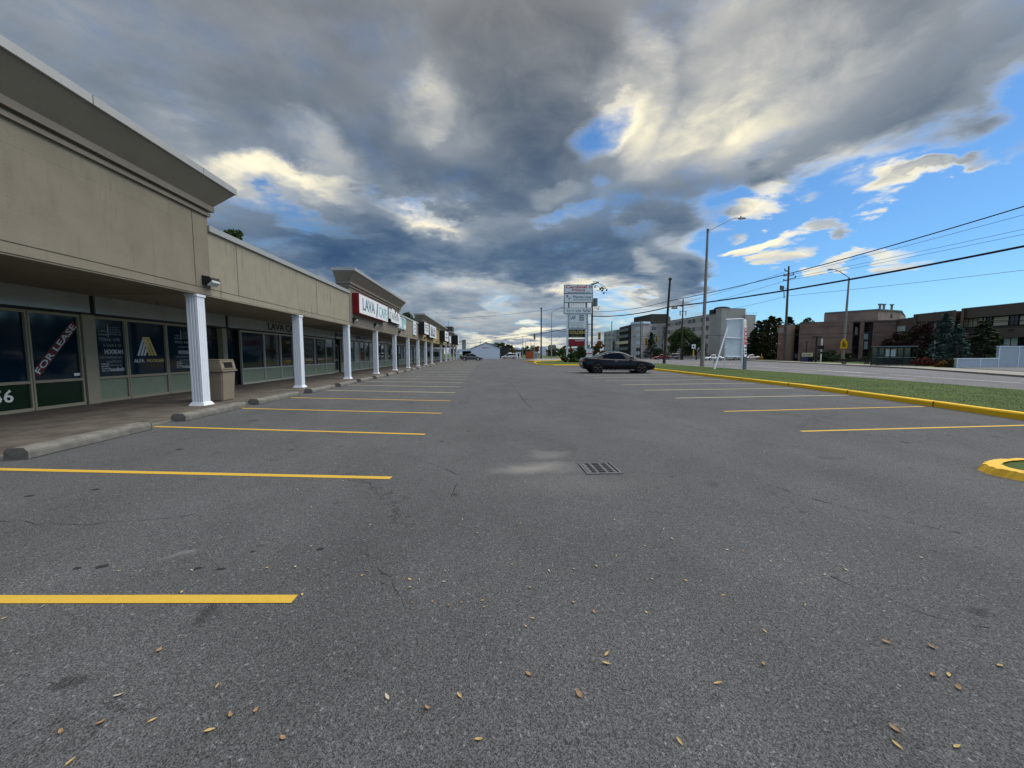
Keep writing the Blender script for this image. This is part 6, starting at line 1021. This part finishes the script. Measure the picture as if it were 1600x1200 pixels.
# ------------------------------------------------------------------ the walker at the far end
def person():
    me = bpy.data.meshes.new('person'); v = [(0, 0, .95), (0, 0, 1.2), (0, 0, 1.42), (0, 0.0, 1.54), (0, -.02, 1.63), (0, -.03, 1.74), (.1, 0, .9), (.13, .16, .5), (.14, .02, .08), (.14, -.14, .05), (-.1, 0, .9), (-.12, -.2, .5), (-.12, -.1, .08), (-.12, -.26, .06), (.19, 0, 1.4), (.25, .08, 1.12), (.24, -.04, .9), (-.19, 0, 1.4), (-.25, -.08, 1.12), (-.24, -.16, .9)]
    e = [(0, 1), (1, 2), (2, 3), (3, 4), (4, 5), (0, 6), (6, 7), (7, 8), (8, 9), (0, 10), (10, 11), (11, 12), (12, 13), (2, 14), (14, 15), (15, 16), (2, 17), (17, 18), (18, 19)]
    r = [.16, .16, .15, .06, .10, .085, .10, .07, .05, .04, .10, .07, .05, .04, .07, .05, .04, .07, .05, .04]
    me.from_pydata(v, e, []); o = bpy.data.objects.new('person', me); COL.objects.link(o); md = o.modifiers.new('skin', 'SKIN'); o.modifiers.new('sub', 'SUBSURF').levels = 1
    if not me.skin_vertices: me.attributes  # skin layer
    bm = bmesh.new(); bm.from_mesh(me); lay = bm.verts.layers.skin.verify()
    for i, x in enumerate(bm.verts): x[lay].radius = (r[i], r[i]); x[lay].use_root = i == 0
    bm.to_mesh(me); bm.free(); dg = bpy.context.evaluated_depsgraph_get(); m2 = bpy.data.meshes.new_from_object(o.evaluated_get(dg)); bpy.data.objects.remove(o); m2.materials.clear(); m2.materials.append(M['cloth']); m2.materials.append(M['skin'])
    for p in m2.polygons: p.use_smooth = True; p.material_index = 1 if (1.6 < p.center.z < 1.74 and p.center.y < -.05) or p.center.z < .93 and abs(p.center.x) > .2 and p.center.z > .8 else 0
    o = bpy.data.objects.new('person', m2); COL.objects.link(o); return o
o = person(); o.location = gr(810.3, 561.2); o.rotation_euler = (0, 0, R(20)); o.scale = (1.05,) * 3; tag(o, 'person in black clothes walking past the white kiosk', 'person')

# ------------------------------------------------------------------ trees and plants
def leaves(mb, rnd, n, blobs, size, mi=0, flat=0.0, shell=0.55):
    for _ in range(n):
        c, rx, ry, rz = rnd.choice(blobs); 
        while True:
            p = Vector((rnd.uniform(-1, 1), rnd.uniform(-1, 1), rnd.uniform(-1, 1))); L_ = p.length
            if L_ < 1 and (L_ > shell or rnd.random() < 0.25): break
        q = Vector(c) + Vector((p.x * rx, p.y * ry, p.z * rz)); s = size * rnd.uniform(.6, 1.3)
        a = Vector((rnd.gauss(0, 1), rnd.gauss(0, 1), rnd.gauss(0, 1) * (1 - flat))).normalized(); b = a.orthogonal().normalized(); b = (Quaternion(a, rnd.uniform(0, 6.28)) @ b); c_ = a.cross(b)
        mb.add([q - b * s * .5, q + c_ * s * .35, q + b * s * .5, q - c_ * s * .35], [(0, 1, 2, 3)], mi)
def tree(name, label, cat, base, h, cr, m, n, size, seed, trunk=.3, tr=.18, group=None, m2=None):
    """broadleaf: trunk with limbs, crown of clustered leaf clumps with gaps"""
    rnd = random.Random(seed); t = thing(name, label, cat, base, 0, group); mb = MB(); th = h * trunk
    mb.tube([(0, 0, -.1), (0.05, 0, th), (0, 0.05, h * .8)], [tr, tr * .75, tr * .25], 7); blobs = []
    for k in range(int(10 + cr * 2.2)):
        a = rnd.uniform(0, 6.28); zz = rnd.uniform(0.0, 1); env = math.sin(math.pi * (0.18 + 0.80 * zz)) ** .7; rr_ = cr * env * rnd.uniform(.35, .82); c = (math.cos(a) * rr_, math.sin(a) * rr_, th * .85 + (h - th * .85) * (0.06 + .84 * zz)); b = cr * rnd.uniform(.22, .42); blobs.append((c, b, b, b * .78))
        if k % 2 == 0: mb.tube([(0.03, 0.02, th * rnd.uniform(.7, 1.6)), (c[0] * .6, c[1] * .6, (c[2] + th) / 2 + .2), c], [tr * .4, tr * .22, tr * .08], 5)
    mb.build('trunk', 'bark', t); mb = MB(); leaves(mb, rnd, n, blobs, size); 
    if m2: leaves(mb, rnd, n // 3, blobs[::3], size, 1)
    mb.build('crown', [m, m2] if m2 else m, t); return t
def conifer(name, label, cat, base, h, r, m, n, size, seed, group=None, low=.06, pw=1.0):
    rnd = random.Random(seed); t = thing(name, label, cat, base, 0, group); mb = MB(); mb.tube([(0, 0, -.1), (0, 0, h * .98)], [h * .018 + .05, .02], 6); br = []
    for k in range(int(h * 9)):
        zz = low + (1 - low) * (k / (h * 9)) ** .92; a = k * 2.4 + rnd.uniform(-.4, .4); L_ = r * (1 - zz) ** pw * rnd.uniform(.62, 1.15) + .1; z0 = zz * h; br.append((a, L_, z0)); mb.tube([(0, 0, z0), (math.cos(a) * L_, math.sin(a) * L_, z0 - L_ * .16)], [.03, .008], 4, caps=False)
    mb.build('trunk', 'bark', t); mb = MB()
    for _ in range(n):
        a, L_, z0 = rnd.choice(br); k = rnd.uniform(.15, 1.05) ** .75; p = Vector((math.cos(a) * L_ * k, math.sin(a) * L_ * k, z0 - L_ * .16 * k)) + Vector((rnd.gauss(0, .06), rnd.gauss(0, .06), rnd.gauss(0, .05))) * (1 + L_ * .5)
        d = Vector((math.cos(a + rnd.uniform(-.9, .9)), math.sin(a + rnd.uniform(-.9, .9)), rnd.uniform(-.35, .25))).normalized(); w = d.cross(Vector((rnd.gauss(0, .5), rnd.gauss(0, .5), 1))).normalized(); s = size * rnd.uniform(.6, 1.3); mb.add([p - w * s * .22, p + d * s * .6, p + w * s * .22, p - d * s * .35], [(0, 1, 2, 3)])
    mb.build('crown', m, t); return t
G = 'trees across the road'
tree('broadleaf_tree', 'full dark green tree in front of the grey apartment wing', 'tree', P(1066, 104), 8.6, 4.4, 'fol_green', 7000, .42, 1, .18, .3, G)
tree('broadleaf_tree', 'lower dark green tree tucked against the near street lamp', 'tree', P(1088, 100), 5.8, 2.6, 'fol_dark', 2600, .4, 2, .15, .2, G)
conifer('conifer', 'dark pointed spruce before the pale apartment tower', 'conifer', P(1017, 118), 8.2, 2.9, 'fol_dark', 4200, .5, 3, G)
tree('hedge_shrub', 'clipped dark hedge left of the leaning pole', 'shrub', P(1030, 114), 3.0, 2.6, 'fol_dark', 1500, .35, 4, .05, .1)
tree('broadleaf_tree', 'orange autumn tree left of the apartment wing', 'tree', P(937, 118), 5.6, 2.2, 'fol_orange', 2600, .34, 5, .15, .15, G, 'fol_mix')
conifer('conifer', 'small dark conifer by the left apartment wing', 'conifer', P(959, 128), 6.0, 1.3, 'fol_dark', 900, .45, 6, G)
for k, (u, d, h, r, m, lab) in enumerate(((1184, 104, 10.5, 3.2, 'fol_dark', 'darkest tall conifer right of the apartment end block'), (1194, 108, 11.2, 3.2, 'fol_dark', 'second dark conifer right of the apartment end block'), (1203, 100, 11.4, 3.0, 'fol_mix', 'brown-green conifer above the left end of the brick building'), (1214, 112, 12.0, 3.4, 'fol_mix', 'olive bushy conifer behind the brick end wall'), (1231, 104, 11.6, 3.0, 'fol_dark', 'conifer behind the timber pole'), (1177, 112, 8.6, 2.6, 'fol_dark', 'lower dark conifer touching the apartment end block'))):
    conifer('conifer', lab, 'conifer', P(u, d), h, r * 1.1, m, 8500, .6, 20 + k, 'conifers between the apartments and the brick building', .02, .62)
for k, (u, d, h, r, lab) in enumerate(((1245, 100, 9.8, 2.0, 'small dark tree top left above the brick roof'), (1259, 102, 11.4, 2.3, 'round umbrella-shaped tree top above the brick roof'), (1271, 104, 10.2, 2.0, 'loose tree top just left of the penthouse'), (1408, 100, 9.6, 2.4, 'dark tree top right of the penthouse above the link roof'), (1456, 95, 12.2, 1.1, 'tiny round tree top alone above the office roof'), (1417, 104, 9.3, 2.0, 'faint tree top above the office roof left end'))):
    tree('broadleaf_tree', lab, 'tree', P(u, d), h, r, 'fol_dark', 1300, .4, 40 + k, .5, .15, 'tree tops above the roofs')
for (u, d, h, r, lab, sd_) in ((1474, 47.5, 6.6, 1.75, 'taller blue spruce left of the two, in front of the office', 7), (1493, 44.5, 4.9, 1.7, 'shorter blue spruce beside the low board wall', 8), (1462, 50, 3.2, 1.0, 'small blue spruce behind the bus stop post', 9)): conifer('blue_spruce', lab, 'spruce', P(u, d), h, r, 'fol_spruce', 6500, .30, sd_, 'blue spruces in front of the office', .03, .8)
conifer('conifer', 'dark spreading conifer behind the low board wall', 'conifer', P(1533, 46), 5.6, 2.6, 'fol_dark', 5000, .34, 10, G, .02, .7)
conifer('conifer', 'dark conifer just left of the tall board wall', 'conifer', P(1551, 47), 4.2, 1.8, 'fol_dark', 2500, .34, 11, G, .02, .7)
tree('plum_tree', 'dark purple-leaved tree behind the bus shelter roof', 'tree', P(1404, 58), 4.9, 2.6, 'fol_plum', 4200, .30, 12, .2, .15, 'purple trees near the bus shelter'); tree('plum_tree', 'purple-black tree between the bus shelter and the blue spruce', 'tree', P(1437, 55), 6.0, 2.8, 'fol_plum', 5200, .30, 13, .15, .15, 'purple trees near the bus shelter', 'fol_dark')
for k, (u, d, h, r, m, lab) in enumerate(((1288, 72, 2.1, 1.9, 'fol_dark', 'dark hedge bush against the brick wall, left one'), (1301, 71, 2.1, 1.9, 'fol_dark', 'dark hedge bush against the brick wall, next to the street lamp'), (1326, 70, 1.7, 1.2, 'fol_dark', 'low bush right of the far street lamp'), (1363, 64, 1.9, 1.7, 'fol_dark', 'dark bush behind the bench'), (1446, 47, .9, 1.5, 'fol_red', 'low red-leaved bush right of the bus shelter'), (1491, 41, 1.0, .8, 'fol_mix', 'small yellow-green shrub by the end of the low board wall'), (1477, 41.5, .7, .8, 'fol_orange', 'low rusty ground shrub left of the board wall'))):
    tree('shrub', lab, 'shrub', P(u, d), h, r, m, 1500, .22, 60 + k, .02, .06, 'shrubs across the road')
# bush at the pylon foot
tree('round_bush', 'dense dark dome-shaped bush at the foot of the plaza sign', 'bush', P(905, 66.5), 2.75, 1.7, 'fol_dark', 5200, .20, 80, .03, .1, None, 'fol_green'); tree('low_bush', 'lower green bush left of the dome bush under the plaza sign', 'bush', P(892, 65.5), 1.55, 1.6, 'fol_green', 3600, .20, 81, .03, .1)
tree('young_tree', 'orange-brown young tree behind the left post of the plaza sign', 'tree', P(890, 78), 3.4, 1.0, 'fol_orange', 900, .24, 82, .3, .08, None, 'fol_mix')
# far skyline trees
SK = [(786, 150, 6.5, 3.2, 'fol_dark'), (795, 148, 5.5, 2.6, 'fol_dark'), (777, 170, 6.6, 3, 'fol_dark'), (744, 190, 5.2, 3.4, 'fol_dark'), (731, 180, 3.6, 2.6, 'fol_dark'), (822, 160, 4.6, 2.6, 'fol_green'), (832, 165, 4.8, 2.8, 'fol_green'), (840, 150, 4.6, 1.9, 'fol_orange'), (800, 165, 4.2, 2.2, 'fol_orange'), (852, 190, 4.2, 3.2, 'fol_dark'), (864, 200, 4.0, 3.4, 'fol_dark'), (874, 190, 4.4, 3.2, 'fol_dark'), (884, 170, 5.2, 2.8, 'fol_green'), (815, 200, 4.4, 3, 'fol_dark'), (928, 180, 5, 3.2, 'fol_dark'), (918, 190, 4.6, 3.6, 'fol_dark'), (905, 200, 4.6, 3.6, 'fol_dark'), (710, 190, 4.2, 3.4, 'fol_dark')]
WORDS = ['broad', 'rounded', 'ragged', 'low', 'short', 'bushy']
for k, (u, d, h, r, m) in enumerate(SK): tree('skyline_tree', '%s %s tree on the skyline %s' % (WORDS[k % 6], {'fol_dark': 'dark', 'fol_green': 'green', 'fol_orange': 'rust-coloured'}[m], ['right behind the white gabled shed', 'between the shed and the silver minivan', 'behind the gable ridge', 'behind the left slope of the shed', 'above the carport', 'right of the kiosk', 'behind the orange fence', 'behind the white board sign pole', 'just left of the kiosk', 'left of the tan skyline block', 'under the tan skyline block', 'right of the tan skyline block', 'left of the pylon post', 'behind the kiosk', 'right of the transformer pole', 'behind the transformer pole', 'behind the pylon panels', 'past the mall end'][k]), 'tree', P(u, d), h, r, m, 900, .55, 100 + k, .2, .15, 'trees on the skyline')
# trees peeking over the mall roof
tree('broadleaf_tree', 'tree top showing above the first low parapet coping', 'tree', Vector((-30, 49.3, 0)), 16.9, 2.0, 'fol_green', 2600, .34, 90, .6, .2, 'trees behind the strip mall')
tree('broadleaf_tree', 'smaller tree top right of the first one above the coping', 'tree', Vector((-30, 53.2, 0)), 16.5, 0.8, 'fol_green', 1400, .34, 91, .6, .2, 'trees behind the strip mall')
tree('broadleaf_tree', 'green tree top above the second low parapet', 'tree', Vector((-30, 149, 0)), 18.0, 3.6, 'fol_green', 3500, .4, 92, .5, .2, 'trees behind the strip mall')

# ------------------------------------------------------------------ grass blades on the verge (nobody could count them)
def grass(name, pts_fn, n, h, seed):
    rnd = random.Random(seed); mb = MB()
    for _ in range(n):
        p = pts_fn(rnd); a = rnd.uniform(0, 6.28); w = Vector((math.cos(a), math.sin(a), 0)) * .010 * rnd.uniform(.8, 2.2); hh = h * rnd.uniform(.5, 1.5); l = Vector((rnd.gauss(0, .4), rnd.gauss(0, .4), 1)).normalized() * hh; mb.add([p - w, p + w, p + l], [(0, 1, 2)])
    o = mb.build(name, 'grassblade'); o['kind'] = 'stuff'; tag(o, 'short mown green grass'); return o
def edge_x(poly, y):
    for a, b in zip(poly[:-1], poly[1:]):
        if a.y <= y <= b.y: return a.x + (b.x - a.x) * (y - a.y) / (b.y - a.y)
    return poly[-1].x
def verge(r):
    y = 5 + 38 * r.random() ** 1.7; x0, x1 = edge_x(KERB, y) + .2, edge_x(FAR, y) - .16; return Vector((x0 + (x1 - x0) * r.random(), y, .125))
grass('grass', verge, 60000, .016, 5)
grass('grass', lambda r: (lambda x: Vector((x, 4.22 - (x - 7) * .10 + r.uniform(-.30, .34) * min(1, (x - 6.75) / .6), .07)))(6.8 + 4.3 * r.random()), 9000, .026, 6)

# ------------------------------------------------------------------ fallen leaves: each its own object, five leaf shapes
LS = []
def leaf_mesh(k, m):
    rnd = random.Random(300 + k); L_ = rnd.uniform(.036, .052); W_ = .006 + .006 * rnd.random(); n = 6; vs = []; curl = rnd.uniform(.002, .012); tw = rnd.uniform(-.5, .5)
    for i in range(n + 1):
        t = i / n; w = W_ * math.sin(math.pi * min(1, t * .93 + .05)) ** .8; x = (t - .5) * L_; z = .004 + curl * (2 * t - 1) ** 2; s = tw * (t - .5)
        vs += [(x, -w * math.cos(s), z - w * math.sin(s) + w * .35), (x, 0, z), (x, w * math.cos(s), z + w * math.sin(s) + w * .35)]
    vs += [(L_ * .5 + .014, .002, .003)]
    fs = [(3 * i + j, 3 * i + j + 1, 3 * i + j + 4, 3 * i + j + 3) for i in range(n) for j in range(2)] + [(3 * n, 3 * n + 1, 3 * n + 3)]
    mb = MB(); mb.add(vs, fs, 0, True); return mb.build('fallen_leaf', m)
KINDS = [('leafy', 'curled yellow leaf'), ('leafb', 'brown curled leaf'), ('leafp', 'pale dry leaf'), ('leafy', 'yellow leaf'), ('leafb', 'reddish brown leaf')]
protos = [leaf_mesh(k, KINDS[k][0]) for k in range(5)]; usedp = [False] * 5
spots = [(905, 1086, 1), (718, 1088, 0), (668, 1108, 1), (605, 1091, 2), (340, 1073, 0), (327, 1143, 0), (238, 1127, 0), (158, 1131, 1), (398, 1113, 4), (360, 1120, 4), (95, 1145, 1), (110, 1192, 0), (248, 1018, 1), (186, 1088, 2), (748, 1157, 0), (826, 1055, 1), (948, 1023, 0), (947, 1038, 0), (1010, 958, 3), (1130, 931, 0), (1072, 908, 3), (932, 886, 3), (858, 893, 2), (828, 919, 3), (832, 967, 0), (822, 980, 3), (896, 942, 3), (928, 957, 1), (754, 939, 0), (702, 947, 1), (640, 906, 3), (641, 919, 3), (1195, 987, 0), (1193, 1039, 1), (1122, 1069, 0), (1062, 1160, 0), (1385, 1005, 1), (1455, 1012, 1), (1458, 1057, 1), (1482, 1056, 0), (1563, 1042, 3), (1498, 1076, 1), (1397, 1140, 1), (1402, 1166, 0), (1495, 1168, 0), (442, 1155, 1), (284, 926, 3), (66, 949, 2), (6, 967, 0), (461, 887, 2), (482, 889, 1), (574, 893, 1), (566, 900, 0), (472, 930, 3), (1322, 891, 2), (300, 892, 2), (185, 893, 0), (1440, 872, 2), (1180, 752, 2)]
rnd = random.Random(77)
for _ in range(95):
    v = 690 + 260 * rnd.random() ** 1.1; u = rnd.uniform(380, 1350); spots.append((u, v, rnd.choice((2, 2, 3, 0, 1))))
for i, (u, v, k) in enumerate(spots):
    if usedp[k]: o = protos[k].copy(); COL.objects.link(o)
    else: o = protos[k]; usedp[k] = True
    p = gr(u, v); o.location = (p.x, p.y, .003); o.rotation_euler = (rnd.uniform(-.25, .25), rnd.uniform(-.25, .25), rnd.uniform(0, 6.28)); s = rnd.uniform(.7, 1.0) * (1.0 if v > 1000 else .72) if i < 59 else rnd.uniform(.3, .6); o.scale = (s,) * 3
    lab = KINDS[k][1] + (' lying on the asphalt at the bottom edge' if v > 1100 else ' lying on the asphalt close to the camera' if v > 1000 else ' on the asphalt level with the nearest line' if v > 900 else ' on the asphalt just beyond the nearest line' if v > 800 else ' speck on the asphalt beside the drain')
    lab += (' at the far left', ' left of centre', ' in the middle', ' right of centre', ' at the far right')[min(4, max(0, int(u // 320)))]
    tag(o, lab, 'leaf', 'fallen leaves scattered on the asphalt')
for k, p_ in enumerate(protos):
    if not usedp[k]: bpy.data.objects.remove(p_)
